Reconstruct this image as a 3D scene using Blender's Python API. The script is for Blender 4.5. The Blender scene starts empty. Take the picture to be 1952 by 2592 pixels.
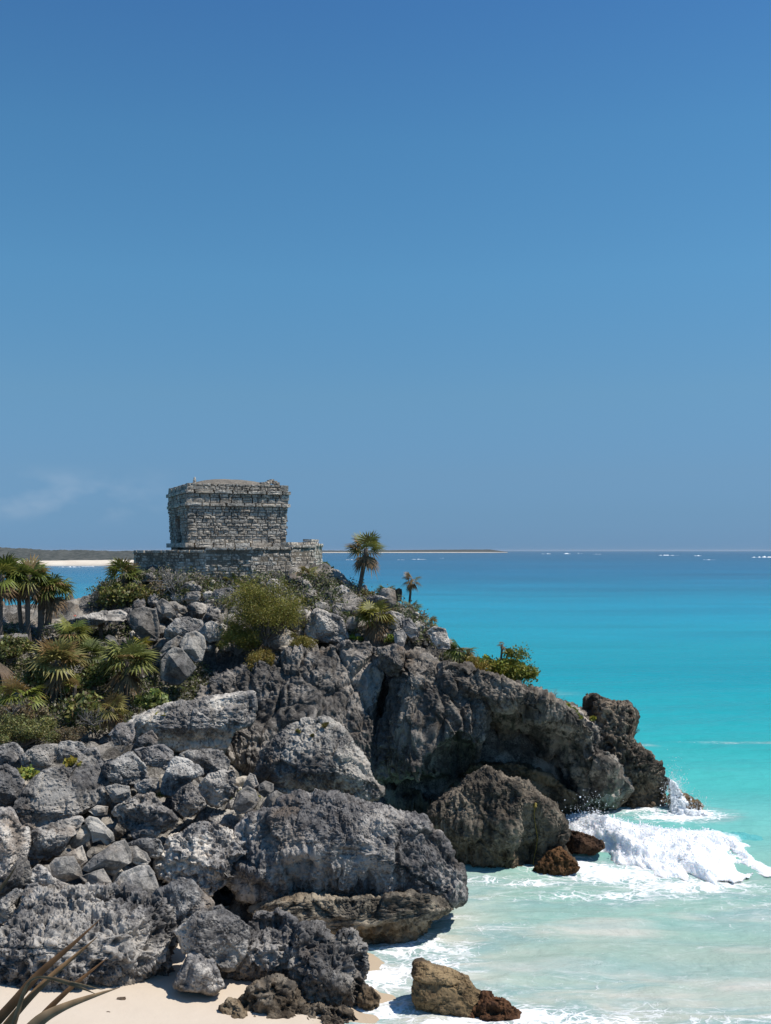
import bpy, bmesh, math, random
import numpy as np
from mathutils import Vector

# ------------------------------------------------------------------ camera, sky, sun, exposure
S = bpy.context.scene
COL = S.collection
F, CU, HV, CAMZ = 2592.0, 976.0, 1394.0, 11.0       # focal length and horizon of the photograph in its own pixels
cam_d = bpy.data.cameras.new('camera')
cam = bpy.data.objects.new('camera', cam_d); COL.objects.link(cam)
cam.location = (0, 0, CAMZ); cam.rotation_euler = (math.radians(90), 0, 0)
cam_d.sensor_fit = 'VERTICAL'; cam_d.sensor_height = 36.0; cam_d.lens = 36.0
cam_d.shift_y = (HV - 1296.0) / 2592.0
cam_d.clip_start = 0.2; cam_d.clip_end = 60000
S.camera = cam
S.view_settings.view_transform = 'Standard'; S.view_settings.look = 'None'
S.view_settings.exposure = 0.0; S.view_settings.gamma = 1.0

SUN_EL, SUN_AZ = math.radians(60), math.radians(-4)          # azimuth from +X, negative = towards the camera side
sdir = Vector((math.cos(SUN_EL)*math.cos(SUN_AZ), math.cos(SUN_EL)*math.sin(SUN_AZ), math.sin(SUN_EL)))
W = bpy.data.worlds.new('World'); S.world = W; W.use_nodes = True
wn, wl = W.node_tree.nodes, W.node_tree.links
bg = wn['Background']; bg.inputs['Strength'].default_value = 0.12
sky = wn.new('ShaderNodeTexSky'); sky.sky_type = 'NISHITA'; sky.sun_disc = False
sky.sun_elevation = SUN_EL; sky.sun_rotation = math.pi/2 - SUN_AZ
sky.altitude = 0; sky.air_density = 1.0; sky.dust_density = 0.0; sky.ozone_density = 2.0
tint = wn.new('ShaderNodeMix'); tint.data_type = 'RGBA'; tint.blend_type = 'MULTIPLY'; tint.inputs[0].default_value = 1.0

rp = wn.new('ShaderNodeValToRGB'); e_ = rp.color_ramp.elements          # humid tropical air: less warm scatter low down
for k_, (z_, c_) in enumerate(((0.0, (.17, .37, .90)), (.036, (.239, .426, .80)), (.074, (.33, .514, .78)), (.149, (.470, .715, .86)), (.256, (.525, .93, 1.06)), (.37, (.51, .98, 1.14)), (.469, (.45, .89, 1.16)))):
    q_ = e_[k_] if k_ < 2 else e_.new(z_); q_.position = z_; q_.color = (c_[0]/1.2, c_[1]/1.2, c_[2]/1.2, 1)
tc0 = wn.new('ShaderNodeTexCoord'); sx0 = wn.new('ShaderNodeSeparateXYZ'); wl.new(tc0.outputs['Generated'], sx0.inputs[0]); wl.new(sx0.outputs['Z'], rp.inputs[0]); wl.new(rp.outputs[0], tint.inputs[7])
wl.new(sky.outputs[0], tint.inputs[6])
# a few thin cloud puffs low over the far coast
tc = wn.new('ShaderNodeTexCoord'); nz = wn.new('ShaderNodeTexNoise'); nz.inputs['Scale'].default_value = 15; nz.inputs['Detail'].default_value = 6
mp = wn.new('ShaderNodeMapping'); mp.inputs['Scale'].default_value = (1.2, 1.2, 2.6); wl.new(tc.outputs['Generated'], mp.inputs[0]); wl.new(mp.outputs[0], nz.inputs['Vector'])
cr = wn.new('ShaderNodeValToRGB'); cr.color_ramp.elements[0].position = .44; cr.color_ramp.elements[1].position = .70; wl.new(nz.outputs['Fac'], cr.inputs[0])
sx = wn.new('ShaderNodeSeparateXYZ'); wl.new(tc.outputs['Generated'], sx.inputs[0])
def mr(src, a, b, c, d):
    m = wn.new('ShaderNodeMapRange'); m.interpolation_type = 'SMOOTHSTEP'; wl.new(src, m.inputs[0])
    for i, v in enumerate((a, b, c, d)): m.inputs[i+1].default_value = v
    return m.outputs[0]
def mul(a, b):
    m = wn.new('ShaderNodeMath'); m.operation = 'MULTIPLY'; wl.new(a, m.inputs[0])
    if isinstance(b, float): m.inputs[1].default_value = b
    else: wl.new(b, m.inputs[1])
    return m.outputs[0]
f1 = mul(mul(mr(sx.outputs['Z'], .018, .045, 0, 1), mr(sx.outputs['Z'], .055, .085, 1, 0)), mr(sx.outputs['X'], -.17, -.28, 0, 1))
f2 = mul(mul(f1, cr.outputs[0]), 0.20)
cm = wn.new('ShaderNodeMix'); cm.data_type = 'RGBA'; cm.inputs[7].default_value = (5.2, 5.8, 6.6, 1)
wl.new(f2, cm.inputs[0]); wl.new(tint.outputs[2], cm.inputs[6]); wl.new(cm.outputs[2], bg.inputs['Color'])

sl = bpy.data.lights.new('sun', 'SUN'); sl.energy = 4.8; sl.angle = math.radians(0.53); sl.color = (1.0, .955, .89)
so = bpy.data.objects.new('sun', sl); COL.objects.link(so); so.rotation_euler = sdir.to_track_quat('Z', 'Y').to_euler(); so.location = (60, -20, 80)

# ------------------------------------------------------------------ helpers
rng = np.random.default_rng(7); random.seed(7)
def W3(u, v, Y): return np.array(((u-CU)/F*Y, Y, CAMZ-(v-HV)/F*Y))
def sea(u, v): return W3(u, v, CAMZ*F/(v-HV))
def srgb(r, g, b):
    c = np.array((r, g, b))/255.0
    return tuple(np.where(c <= .04045, c/12.92, ((c+.055)/1.055)**2.4))
def hsh(ix, iy, iz, k):
    h = (ix.astype(np.uint32)*np.uint32(374761393) + iy.astype(np.uint32)*np.uint32(668265263) + iz.astype(np.uint32)*np.uint32(2147483647 & 0x5bd1e995) + np.uint32(k*2654435 + 12345))
    h ^= h >> np.uint32(13); h *= np.uint32(1274126177); h ^= h >> np.uint32(16); h *= np.uint32(2246822519); h ^= h >> np.uint32(13)
    return (h & np.uint32(0xffff)).astype(np.float32)/65535.0
def vnoise(p, k=0):
    """value noise in [-1,1] on an (n,3) array"""
    i = np.floor(p).astype(np.int64); f = (p-i).astype(np.float32); f = f*f*f*(f*(f*6-15)+10)
    i = i.astype(np.int32); r = 0
    for dx in (0, 1):
        wx = f[:, 0] if dx else 1-f[:, 0]
        for dy in (0, 1):
            wy = f[:, 1] if dy else 1-f[:, 1]
            for dz in (0, 1):
                wz = f[:, 2] if dz else 1-f[:, 2]
                r = r + wx*wy*wz*hsh(i[:, 0]+dx, i[:, 1]+dy, i[:, 2]+dz, k)
    return r*2-1
ROT = np.array(((.36, .48, -.8), (-.8, .6, 0), (.48, .64, .6)))
def fbm(p, o=4, k=0, g=.5):
    a, s, t = 1.0, 0, 0
    p = p.copy()
    for n in range(o):
        s = s + a*vnoise(p, k+n); t += a; a *= g; p = (p@ROT.T)*2.03+7.1
    return s/t
def ridged(p, o=4, k=0, g=.5):
    a, s, t = 1.0, 0, 0
    p = p.copy()
    for n in range(o):
        s = s + a*(1-2*np.abs(vnoise(p, k+n))); t += a; a *= g; p = (p@ROT.T)*2.03+3.7
    return s/t
def worley(p, k=0):
    i = np.floor(p).astype(np.int32); f = p-i
    d1 = np.full(len(p), 9.0)
    for dx in (-1, 0, 1):
        for dy in (-1, 0, 1):
            for dz in (-1, 0, 1):
                a, b, c = i[:, 0]+dx, i[:, 1]+dy, i[:, 2]+dz
                d = (dx+hsh(a, b, c, k)-f[:, 0])**2 + (dy+hsh(a, b, c, k+11)-f[:, 1])**2 + (dz+hsh(a, b, c, k+23)-f[:, 2])**2
                d1 = np.minimum(d1, d)
    return np.sqrt(d1)
def facet(p, k=0, slope=.9, groove=.45):
    """angular blocks: every cell of a jittered lattice is a tilted plane of its own"""
    i = np.floor(p).astype(np.int32); f = p-i
    d1 = np.full(len(p), 9.0, np.float32); d2 = d1.copy(); val = np.zeros(len(p), np.float32)
    for dx in (-1, 0, 1):
        for dy in (-1, 0, 1):
            for dz in (-1, 0, 1):
                a, b, c = i[:, 0]+dx, i[:, 1]+dy, i[:, 2]+dz
                vx = f[:, 0]-dx-hsh(a, b, c, k); vy = f[:, 1]-dy-hsh(a, b, c, k+11); vz = f[:, 2]-dz-hsh(a, b, c, k+23)
                d = vx*vx+vy*vy+vz*vz; m = d < d1; d2 = np.where(m, d1, np.minimum(d2, d)); d1 = np.where(m, d, d1)
                w = (hsh(a, b, c, k+31)-.5)+slope*(vx*(hsh(a, b, c, k+37)-.5)+vy*(hsh(a, b, c, k+41)-.5)+vz*(hsh(a, b, c, k+43)-.5))*2
                val = np.where(m, w, val)
    return val-groove*sstep(.13, .0, np.sqrt(d2)-np.sqrt(d1))
def sstep(a, b, x):
    t = np.clip((x-a)/(b-a), 0, 1); return t*t*(3-2*t)

def mesh_np(name, V, Fc, mat=None, parent=None, smooth=True, cols=None, loc=None):
    """V (n,3); Fc list of (m,k) index arrays"""
    me = bpy.data.meshes.new(name)
    if not isinstance(Fc, list): Fc = [Fc]
    V = np.asarray(V, np.float32)
    if loc is not None: V = V - np.asarray(loc, np.float32)
    me.vertices.add(len(V)); me.vertices.foreach_set('co', V.ravel())
    idx = np.concatenate([f.ravel() for f in Fc]).astype(np.int32)
    cnt = np.concatenate([np.full(len(f), f.shape[1]) for f in Fc]).astype(np.int32)
    st = np.concatenate(([0], np.cumsum(cnt)[:-1])).astype(np.int32)
    me.loops.add(len(idx)); me.loops.foreach_set('vertex_index', idx)
    me.polygons.add(len(cnt)); me.polygons.foreach_set('loop_start', st); me.polygons.foreach_set('loop_total', cnt)
    me.polygons.foreach_set('use_smooth', np.full(len(cnt), smooth))
    if cols is not None:
        c = np.asarray(cols, np.float32)
        if c.shape[1] == 3: c = np.concatenate((c, np.ones((len(c), 1), np.float32)), 1)
        at = me.color_attributes.new('Col', 'FLOAT_COLOR', 'POINT'); at.data.foreach_set('color', c.ravel())
    me.update(calc_edges=True); me.validate()
    if mat: me.materials.append(mat)
    o = bpy.data.objects.new(name, me); COL.objects.link(o)
    if loc is not None: o.location = Vector(loc)
    if parent:
        o.parent = parent
        if loc is not None: o.location = Vector(loc) - parent.location
    return o
def tag(o, label=None, cat=None, group=None, kind=None):
    if label: o['label'] = label
    if cat: o['category'] = cat
    if group: o['group'] = group
    if kind: o['kind'] = kind
    return o
def thing(name, loc, label, cat, group=None):
    o = bpy.data.objects.new(name, None); COL.objects.link(o); o.location = Vector(loc); o.empty_display_size = .2
    return tag(o, label, cat, group)
class MB:
    def __init__(s): s.v, s.f, s.c, s.n = [], {}, [], 0
    def add(s, V, Fs, col=(1, 1, 1)):
        V = np.asarray(V, float); s.v.append(V)
        for f in Fs: s.f.setdefault(len(f), []).append([i+s.n for i in f])
        c = np.asarray(col, float); s.c.append(np.broadcast_to(c, (len(V), 3)) if c.ndim == 1 else c); s.n += len(V)
    def addn(s, V, A, c):
        s.v.append(V); s.f.setdefault(A.shape[1], []).extend((A+s.n).tolist()); s.c.append(c); s.n += len(V)
    def build(s, name, mat, parent=None, smooth=False):
        if not s.n: return None
        loc = None if parent is None else np.array(parent.location)
        return mesh_np(name, np.concatenate(s.v), [np.array(f) for f in s.f.values()], mat, parent, smooth, np.concatenate(s.c), loc)
def tube(mb, pts, rad, k=6, col=(1, 1, 1), cap=True):
    pts = np.asarray(pts, float); n = len(pts); rad = np.broadcast_to(rad, n)
    V = []
    for i in range(n):
        t = pts[min(i+1, n-1)]-pts[max(i-1, 0)]; t = t/(np.linalg.norm(t)+1e-9)
        a = np.cross(t, (0.31, .9, .2)); a /= np.linalg.norm(a)+1e-9; b = np.cross(t, a)
        for j in range(k):
            th = 2*math.pi*j/k; V.append(pts[i]+rad[i]*(math.cos(th)*a+math.sin(th)*b))
    Fs = [(i*k+j, i*k+(j+1) % k, (i+1)*k+(j+1) % k, (i+1)*k+j) for i in range(n-1) for j in range(k)]
    if cap: Fs.append(tuple((n-1)*k+j for j in range(k))); Fs.append(tuple(reversed(range(k))))
    mb.add(V, Fs, col)

# ------------------------------------------------------------------ materials
def newmat(name):
    m = bpy.data.materials.new(name); m.use_nodes = True
    return m, m.node_tree.nodes, m.node_tree.links, m.node_tree.nodes['Principled BSDF']
class NT:
    """small node-graph helper"""
    def __init__(s, n, l): s.n, s.l = n, l
    def pos(s): return s.n.new('ShaderNodeNewGeometry').outputs['Position']
    def mapv(s, src, sc):
        m = s.n.new('ShaderNodeMapping'); s.l.new(src, m.inputs[0]); m.inputs['Scale'].default_value = sc; return m.outputs[0]
    def noise(s, src, sc, det=5, rough=.55, dist=0):
        t = s.n.new('ShaderNodeTexNoise'); s.l.new(src, t.inputs['Vector']); t.inputs['Scale'].default_value = sc
        t.inputs['Detail'].default_value = det; t.inputs['Roughness'].default_value = rough; t.inputs['Distortion'].default_value = dist; return t.outputs['Fac']
    def voro(s, src, sc, feat='F1'):
        t = s.n.new('ShaderNodeTexVoronoi'); t.feature = feat; s.l.new(src, t.inputs['Vector']); t.inputs['Scale'].default_value = sc; return t.outputs['Distance']
    def rng(s, src, a, b, c=0, d=1):
        m = s.n.new('ShaderNodeMapRange'); m.interpolation_type = 'SMOOTHSTEP'; s.l.new(src, m.inputs[0])
        for i, v in enumerate((a, b, c, d)): m.inputs[i+1].default_value = v
        return m.outputs[0]
    def math(s, op, a, b=0.0):
        m = s.n.new('ShaderNodeMath'); m.operation = op
        for i, x in enumerate((a, b)):
            if isinstance(x, (int, float)): m.inputs[i].default_value = x
            else: s.l.new(x, m.inputs[i])
        return m.outputs[0]
    def mix(s, f, a, b, mode='MIX'):
        m = s.n.new('ShaderNodeMix'); m.data_type = 'RGBA'; m.blend_type = mode
        for i, x in ((0, f), (6, a), (7, b)):
            if isinstance(x, (int, float)): m.inputs[i].default_value = x
            elif isinstance(x, tuple): m.inputs[i].default_value = (*x[:3], 1)
            else: s.l.new(x, m.inputs[i])
        return m.outputs[2]
    def attr(s, name='Col'):
        a = s.n.new('ShaderNodeVertexColor'); a.layer_name = name; return a
    def bump(s, h, st, dist, nrm=None):
        b = s.n.new('ShaderNodeBump'); b.inputs['Strength'].default_value = st; b.inputs['Distance'].default_value = dist
        s.l.new(h, b.inputs['Height'])
        if nrm: s.l.new(nrm, b.inputs['Normal'])
        return b.outputs[0]

def rock_mat(name, dark=(.060, .060, .063), mid=(.150, .149, .152), light=(.34, .33, .315), fine=1.0, pits=1.0, stain=True):
    m, n, l, b = newmat(name); g = NT(n, l); p = g.pos()
    oi = n.new('ShaderNodeObjectInfo')
    a = g.noise(p, .75, 6, .6); c = g.noise(p, 4.5*fine, 7, .68, .4); d = g.noise(p, 11*fine, 7, .72)
    col = g.mix(g.rng(c, .38, .60), dark, mid)
    w = g.math('ADD', g.math('MULTIPLY', a, .75), g.math('MULTIPLY', d, .40))
    col = g.mix(g.rng(w, .53, .66), col, light)
    v = g.voro(p, 8.5*fine)                                   # pit shade painted as dark specks, on the same cells as the bump
    sp = g.math('MULTIPLY', g.rng(v, .10, .26, 1, 0), g.rng(g.noise(p, 1.6, 3), .42, .6, 0, .75*pits))
    col = g.mix(sp, col, (.030, .030, .032))
    # warm breaks where the crust has come off
    wb = g.math('MULTIPLY', g.rng(g.noise(p, .55, 4, .6), .56, .72), .55)
    col = g.mix(wb, col, (.16, .118, .082))
    sk = g.math('MULTIPLY', g.rng(g.noise(g.mapv(p, (1.9, 1.9, .30)), 1.0, 5, .6), .48, .66), .62)   # dark run-off streaks
    col = g.mix(sk, col, (.042, .040, .040))
    if stain:                                                 # ochre algae and wet band above the tide line
        sz = n.new('ShaderNodeSeparateXYZ'); l.new(p, sz.inputs[0])
        zz = g.math('ADD', sz.outputs['Z'], g.math('MULTIPLY', g.noise(p, .9, 4), -1.1))
        col = g.mix(g.rng(zz, -.15, .4, .55, 0), col, g.mix(g.rng(c, .4, .62), (.040, .030, .020), (.13, .098, .060)))
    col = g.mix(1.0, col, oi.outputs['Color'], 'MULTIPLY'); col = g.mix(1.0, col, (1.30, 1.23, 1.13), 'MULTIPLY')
    l.new(col, b.inputs['Base Color']); b.inputs['Roughness'].default_value = .93; b.inputs['Specular IOR Level'].default_value = .2
    h = g.math('ADD', g.math('MULTIPLY', c, .5), g.math('MULTIPLY', d, .35))
    h = g.math('ADD', h, g.math('MULTIPLY', g.rng(v, .05, .35), .30*pits))
    l.new(g.bump(h, 1.0, .11), b.inputs['Normal'])
    return m
M_ROCK = rock_mat('weathered_limestone')
M_SMOOTH = rock_mat('broken_limestone', dark=(.105, .103, .10), mid=(.20, .195, .19), light=(.36, .345, .32), pits=.25)
M_CLIFF = rock_mat('cliff_limestone', dark=(.045, .043, .042), mid=(.115, .111, .108), light=(.27, .255, .24), fine=.9, pits=.5)
M_TIDE = rock_mat('tide_rock', dark=(.040, .028, .018), mid=(.115, .085, .052), light=(.22, .17, .11), pits=.7)
M_GROUND = rock_mat('stony_soil', dark=(.036, .034, .031), mid=(.105, .101, .095), light=(.28, .27, .255), fine=1.6, pits=.6, stain=False)

def simple(name, col, rough=.8, var=.3, sc=6.0, bump=0.0, attr=False, trans=0.0, spec=.3):
    m, n, l, b = newmat(name); g = NT(n, l); p = g.pos()
    base = g.attr().outputs['Color'] if attr else None
    f = g.noise(p, sc, 4)
    if base is not None: c = g.mix(g.rng(f, .3, .7, var, 0), base, (.02, .02, .012))
    else: c = g.mix(g.rng(f, .3, .7), tuple(x*(1-var) for x in col), tuple(min(1, x*(1+var)) for x in col))
    l.new(c, b.inputs['Base Color']); b.inputs['Roughness'].default_value = rough; b.inputs['Specular IOR Level'].default_value = spec
    if bump: l.new(g.bump(g.noise(p, sc*3, 5), .6, bump), b.inputs['Normal'])
    if trans:
        t = n.new('ShaderNodeBsdfTranslucent'); l.new(c, t.inputs['Color']); mx = n.new('ShaderNodeMixShader'); mx.inputs[0].default_value = trans
        l.new(b.outputs[0], mx.inputs[1]); l.new(t.outputs[0], mx.inputs[2]); l.new(mx.outputs[0], n['Material Output'].inputs['Surface'])
    return m
M_LEAF = simple('leaf', None, .55, .25, 9, attr=True, trans=.3, spec=.4)
M_BARK = simple('bark', None, .9, .35, 14, bump=.02, attr=True)
M_TWIG = simple('dry_twig', None, .9, .2, 20, attr=True)
M_ROPE = simple('rope_fibre', (.26, .19, .045), .85, .3, 40, bump=.01)
M_FLOWER = simple('petal', (.65, .05, .02), .6, .2)

# temple masonry
def masonry(name, light=(.62, .585, .535), mid=(.385, .365, .335), dark=(.14, .132, .122)):
    m, n, l, b = newmat(name); g = NT(n, l); p = g.pos(); at = g.attr().outputs['Color']
    a = g.noise(p, 1.3, 6, .65); c = g.noise(p, 11, 6, .65); d = g.noise(p, 38, 4)
    col = g.mix(g.rng(a, .38, .66), dark, mid); col = g.mix(g.rng(c, .42, .66), col, light)
    st = g.math('MULTIPLY', g.rng(g.noise(g.mapv(p, (1.5, 1.5, .45)), 1.1, 6, .65), .50, .66), .6); col = g.mix(st, col, dark); col = g.mix(1.0, col, at, 'MULTIPLY'); col = g.mix(1.0, col, (1.05, 1.0, .91), 'MULTIPLY')
    l.new(col, b.inputs['Base Color']); b.inputs['Roughness'].default_value = .95; b.inputs['Specular IOR Level'].default_value = .15
    l.new(g.bump(g.math('ADD', c, g.math('MULTIPLY', d, .5)), .8, .04), b.inputs['Normal']); return m
M_STONE = masonry('old_masonry')
M_PLASTER = masonry('roof_mortar', light=(.27, .25, .225), mid=(.20, .185, .165), dark=(.12, .11, .098))
def sand_mat():
    m, n, l, b = newmat('coral_sand'); g = NT(n, l); p = g.pos()
    sz = n.new('ShaderNodeSeparateXYZ'); l.new(p, sz.inputs[0])
    c = g.mix(g.noise(p, 1.2, 5), (.56, .465, .365), (.62, .53, .425))
    zz = g.math('ADD', sz.outputs['Z'], g.math('MULTIPLY', g.noise(p, .8, 3), -.10))
    c = g.mix(g.rng(zz, -.02, .10, .75, 0), c, (.42, .32, .21))
    l.new(c, b.inputs['Base Color']); b.inputs['Roughness'].default_value = .95; b.inputs['Specular IOR Level'].default_value = .1
    h = g.math('ADD', g.noise(p, 3.0, 4), g.math('MULTIPLY', g.noise(p, 40, 3), .15))
    l.new(g.bump(h, .35, .06), b.inputs['Normal']); return m
M_SAND = sand_mat()
def water_mat():
    m, n, l, b = newmat('sea_water'); b.inputs['Subsurface Radius'].default_value = (.25, .3, .35); b.inputs['Subsurface Scale'].default_value = .6; g = NT(n, l); p = g.pos(); at = g.attr()
    amt = at.outputs['Alpha']
    # foam lace
    wv = n.new('ShaderNodeVectorMath'); wv.operation = 'ADD'
    nn = n.new('ShaderNodeTexNoise'); nn.inputs['Scale'].default_value = .9; nn.inputs['Detail'].default_value = 4
    pm = g.mapv(p, (.75, 1.15, 1)); l.new(pm, nn.inputs['Vector'])
    sc = n.new('ShaderNodeVectorMath'); sc.operation = 'SCALE'; sc.inputs['Scale'].default_value = 1.6; l.new(nn.outputs['Color'], sc.inputs[0])
    l.new(pm, wv.inputs[0]); l.new(sc.outputs[0], wv.inputs[1])
    e1 = g.voro(wv.outputs[0], 1.5, 'DISTANCE_TO_EDGE'); e2 = g.voro(wv.outputs[0], 4.0, 'DISTANCE_TO_EDGE')
    lace = g.math('MAXIMUM', g.rng(e1, .0, .13, 1, 0), g.math('MULTIPLY', g.rng(e2, .0, .16, 1, 0), .75))
    fr = g.math('ADD', g.math('MULTIPLY', lace, .30), g.math('MULTIPLY', g.noise(pm, 2.2, 9, .74, .6), .80))
    # threshold moves with the foam amount
    ff = g.rng(g.math('ADD', fr, amt), .82, 1.16)
    stk = g.rng(g.noise(g.mapv(p, (.42, 2.0, 1)), 1.9, 10, .74, 1.2), .51, .68)
    stk2 = g.rng(g.noise(g.mapv(p, (.30, 1.1, 1)), .8, 6, .6, .6), .40, .62)
    base = g.mix(g.math('MULTIPLY', stk2, g.rng(amt, .06, .2, 0, .8)), at.outputs['Color'], (.24, .385, .365))
    base = g.mix(g.math('MULTIPLY', stk, g.rng(amt, .06, .30, 0, .9)), base, (.80, .80, .77))
    col = g.mix(ff, base, (.90, .90, .89))
    l.new(col, b.inputs['Base Color'])
    l.new(g.math('ADD', g.math('MULTIPLY', ff, .5), .16), b.inputs['Roughness'])
    l.new(g.math('MULTIPLY', g.rng(amt, .75, .95), .8), b.inputs['Subsurface Weight'])
    b.inputs['IOR'].default_value = 1.33; b.inputs['Specular IOR Level'].default_value = .05
    w1 = g.noise(g.mapv(p, (.5, 1.3, 1)), .9, 6, .62, .3); w2 = g.noise(g.mapv(p, (.6, 1.4, 1)), 5.5, 4, .6)
    h = g.math('ADD', w1, g.math('MULTIPLY', w2, .16)); h = g.math('ADD', h, g.math('MULTIPLY', ff, .10))
    l.new(g.bump(h, .7, .26), b.inputs['Normal']); return m
M_WATER = water_mat()
def wave_mat():
    m, n, l, b = newmat('broken_wave'); g = NT(n, l); p = g.pos(); at = g.attr(); amt = at.outputs['Alpha']
    f = g.noise(p, 2.6, 10, .74, .5); f2 = g.noise(g.mapv(p, (.8, 1.0, 1.6)), 7.0, 6, .7)
    k = g.math('ADD', g.math('MULTIPLY', f, .55), g.math('MULTIPLY', f2, .35))
    ff = g.rng(g.math('ADD', k, amt), .80, 1.15)
    col = g.mix(ff, at.outputs['Color'], (.92, .925, .93)); l.new(col, b.inputs['Base Color'])
    l.new(g.math('ADD', g.math('MULTIPLY', ff, .6), .15), b.inputs['Roughness']); b.inputs['Specular IOR Level'].default_value = .15
    l.new(g.math('MULTIPLY', ff, .9), b.inputs['Subsurface Weight']); b.inputs['Subsurface Radius'].default_value = (.4, .45, .5); b.inputs['Subsurface Scale'].default_value = .8
    l.new(g.bump(g.math('ADD', f, g.math('MULTIPLY', f2, .5)), .5, .10), b.inputs['Normal'])
    sz = n.new('ShaderNodeSeparateColor'); l.new(g.attr('Edge').outputs['Color'], sz.inputs[0])
    op = g.rng(g.math('ADD', k, sz.outputs[0]), .72, 1.0)
    tr = n.new('ShaderNodeBsdfTransparent'); mx = n.new('ShaderNodeMixShader'); l.new(op, mx.inputs[0]); l.new(tr.outputs[0], mx.inputs[1]); l.new(b.outputs[0], mx.inputs[2]); l.new(mx.outputs[0], n['Material Output'].inputs['Surface'])
    return m
M_WAVE = wave_mat()
M_FOAM = simple('sea_foam', (.88, .89, .90), .7, .03, 3, bump=.03)

# ------------------------------------------------------------------ the hill under everything
def Yv(v): return float(np.interp(v, (1480, 1540, 1600, 1700, 1800, 1900, 2000, 2100, 2250, 2400, 2540, 2620), (48.3, 46.5, 44, 40.5, 37, 33.8, 31.6, 29.8, 27, 25.2, 23.8, 22.8)))
cp = []
for u, v in ((-200, 2400), (0, 2340), (200, 2330), (400, 2380), (550, 2420), (0, 2200), (200, 2200), (420, 2250), (0, 2080), (300, 2080), (460, 2100), (620, 2120), (0, 1960), (300, 1960), (500, 1970), (-200, 2100), (-200, 1900),
             (0, 1880), (200, 1870), (350, 1880), (-250, 1700), (0, 1720), (200, 1720), (380, 1730), (-200, 1620), (0, 1610), (150, 1600), (330, 1620), (420, 1660)):
    q_ = W3(u, v+12, Yv(v)+1.0); q_[2] -= .45; cp.append(q_)
for u, v, Y in ((500, 1910, 38.6), (640, 2060, 37.4), (800, 2110, 40), (960, 2110, 41.2), (1100, 2110, 42), (0, 1580, 46.5), (150, 1568, 47), (260, 1555, 47.3), (330, 1500, 48), (520, 1650, 43.5), (650, 1640, 43.8), (760, 1635, 43.8), (900, 1625, 44.2),
                (400, 1530, 47), (600, 1520, 47), (760, 1510, 47.2), (900, 1495, 48.5), (1000, 1535, 48), (1060, 1570, 47), (1110, 1610, 46.4), (1050, 1645, 44.2), (1180, 1705, 44.5), (1290, 1755, 44.6), (1400, 1800, 45), (1470, 1850, 45.4),
                (340, 1450, 49.5), (560, 1440, 49), (800, 1440, 50.5), (840, 1455, 50), (700, 1470, 48.3)):
    cp.append(W3(u, v, Y))
cp += [np.array(q) for q in ((-11, 55, 9.8), (-6, 55, 9.6), (-4, 55, 9.2), (-20, 52, 7.4), (-26, 51, 6.9), (-16, 52, 7.6), (-20, 57, 1.5), (-26, 57, 1.0), (-15, 58, 2.5), (-10, 62, 3), (-5, 61, 3), (0, 56, 3.0), (3, 53, 2.5), (6, 51, 1.5), (9, 49.5, 0),
    (-20, 62, -2), (-28, 62, -2), (-10, 67, -2), (-3, 66, -2), (3, 60, -2), (8, 56, -2), (13, 52, -2), (14, 46, -1.5), (13, 41, -1.5), (10, 38, -1.2), (8, 36, -1.), (5.5, 33.5, -1.2), (3, 31, -1), (1.8, 28.5, -.8), (1, 26, -.7), (0.5, 24, -.7), (4, 26, -1), (8, 30, -1.5), (14, 34, -1.8), (20, 40, -2), (22, 50, -2), (14, 60, -2.5),
    (-1.5, 27, -.1), (-4.6, 30.5, .2), (-3.8, 31.5, .3), (-3.5, 29, -.3), (-3, 25.3, 0), (-5, 24.6, .1), (-8, 24.3, .2), (-12, 24, .3), (-4, 22, -.3), (-9, 22, -.2), (2, 22, -1), (1, 35.5, .3), (4, 38.5, .0), (6, 40.5, .4), (8.2, 45.2, 2.0), (10.2, 43, -1.2), (11, 44, -1.2), (9, 42, -1), (7.8, 41.5, -.8), (11.5, 46, -1.4), (10, 47, -1), (3, 36, -.4))]
cp = np.array(cp)
def kern(a, b): return np.sqrt(((a[:, None, :2]-b[None, :, :2])**2).sum(-1)+.15)
A = np.zeros((len(cp)+3,)*2); A[:-3, :-3] = kern(cp, cp) + np.eye(len(cp))*-.02; A[:-3, -3] = 1; A[-3, :-3] = 1; A[:-3, -2:] = cp[:, :2]; A[-2:, :-3] = cp[:, :2].T
sol = np.linalg.solve(A, np.concatenate((cp[:, 2], np.zeros(3))))
def hill_raw(xy):
    r = kern(np.c_[xy, np.zeros(len(xy))], cp)@sol[:-3] + sol[-3] + xy@sol[-2:]
    return r
GS = .12
gx, gy = np.arange(-32, 16.01, GS), np.arange(22, 68.01, GS)
GX, GY = np.meshgrid(gx, gy); XY = np.c_[GX.ravel(), GY.ravel()]
GZ = hill_raw(XY); P3 = np.c_[XY, np.zeros(len(XY))]
GZ = GZ + .22*fbm(P3*.45, 4, 3) + .13*ridged(P3*1.3, 4, 9) + .40*facet(P3*.55, 4)+.22*facet(P3*1.4, 5)*1.0
GZg = GZ.reshape(GX.shape)
def hz(x, y):
    fx = np.clip((np.asarray(x)-gx[0])/GS, 0, len(gx)-1.001); fy = np.clip((np.asarray(y)-gy[0])/GS, 0, len(gy)-1.001)
    i, j = fx.astype(int), fy.astype(int); a, b = fx-i, fy-j
    return GZg[j, i]*(1-a)*(1-b)+GZg[j, i+1]*a*(1-b)+GZg[j+1, i]*(1-a)*b+GZg[j+1, i+1]*a*b
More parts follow.
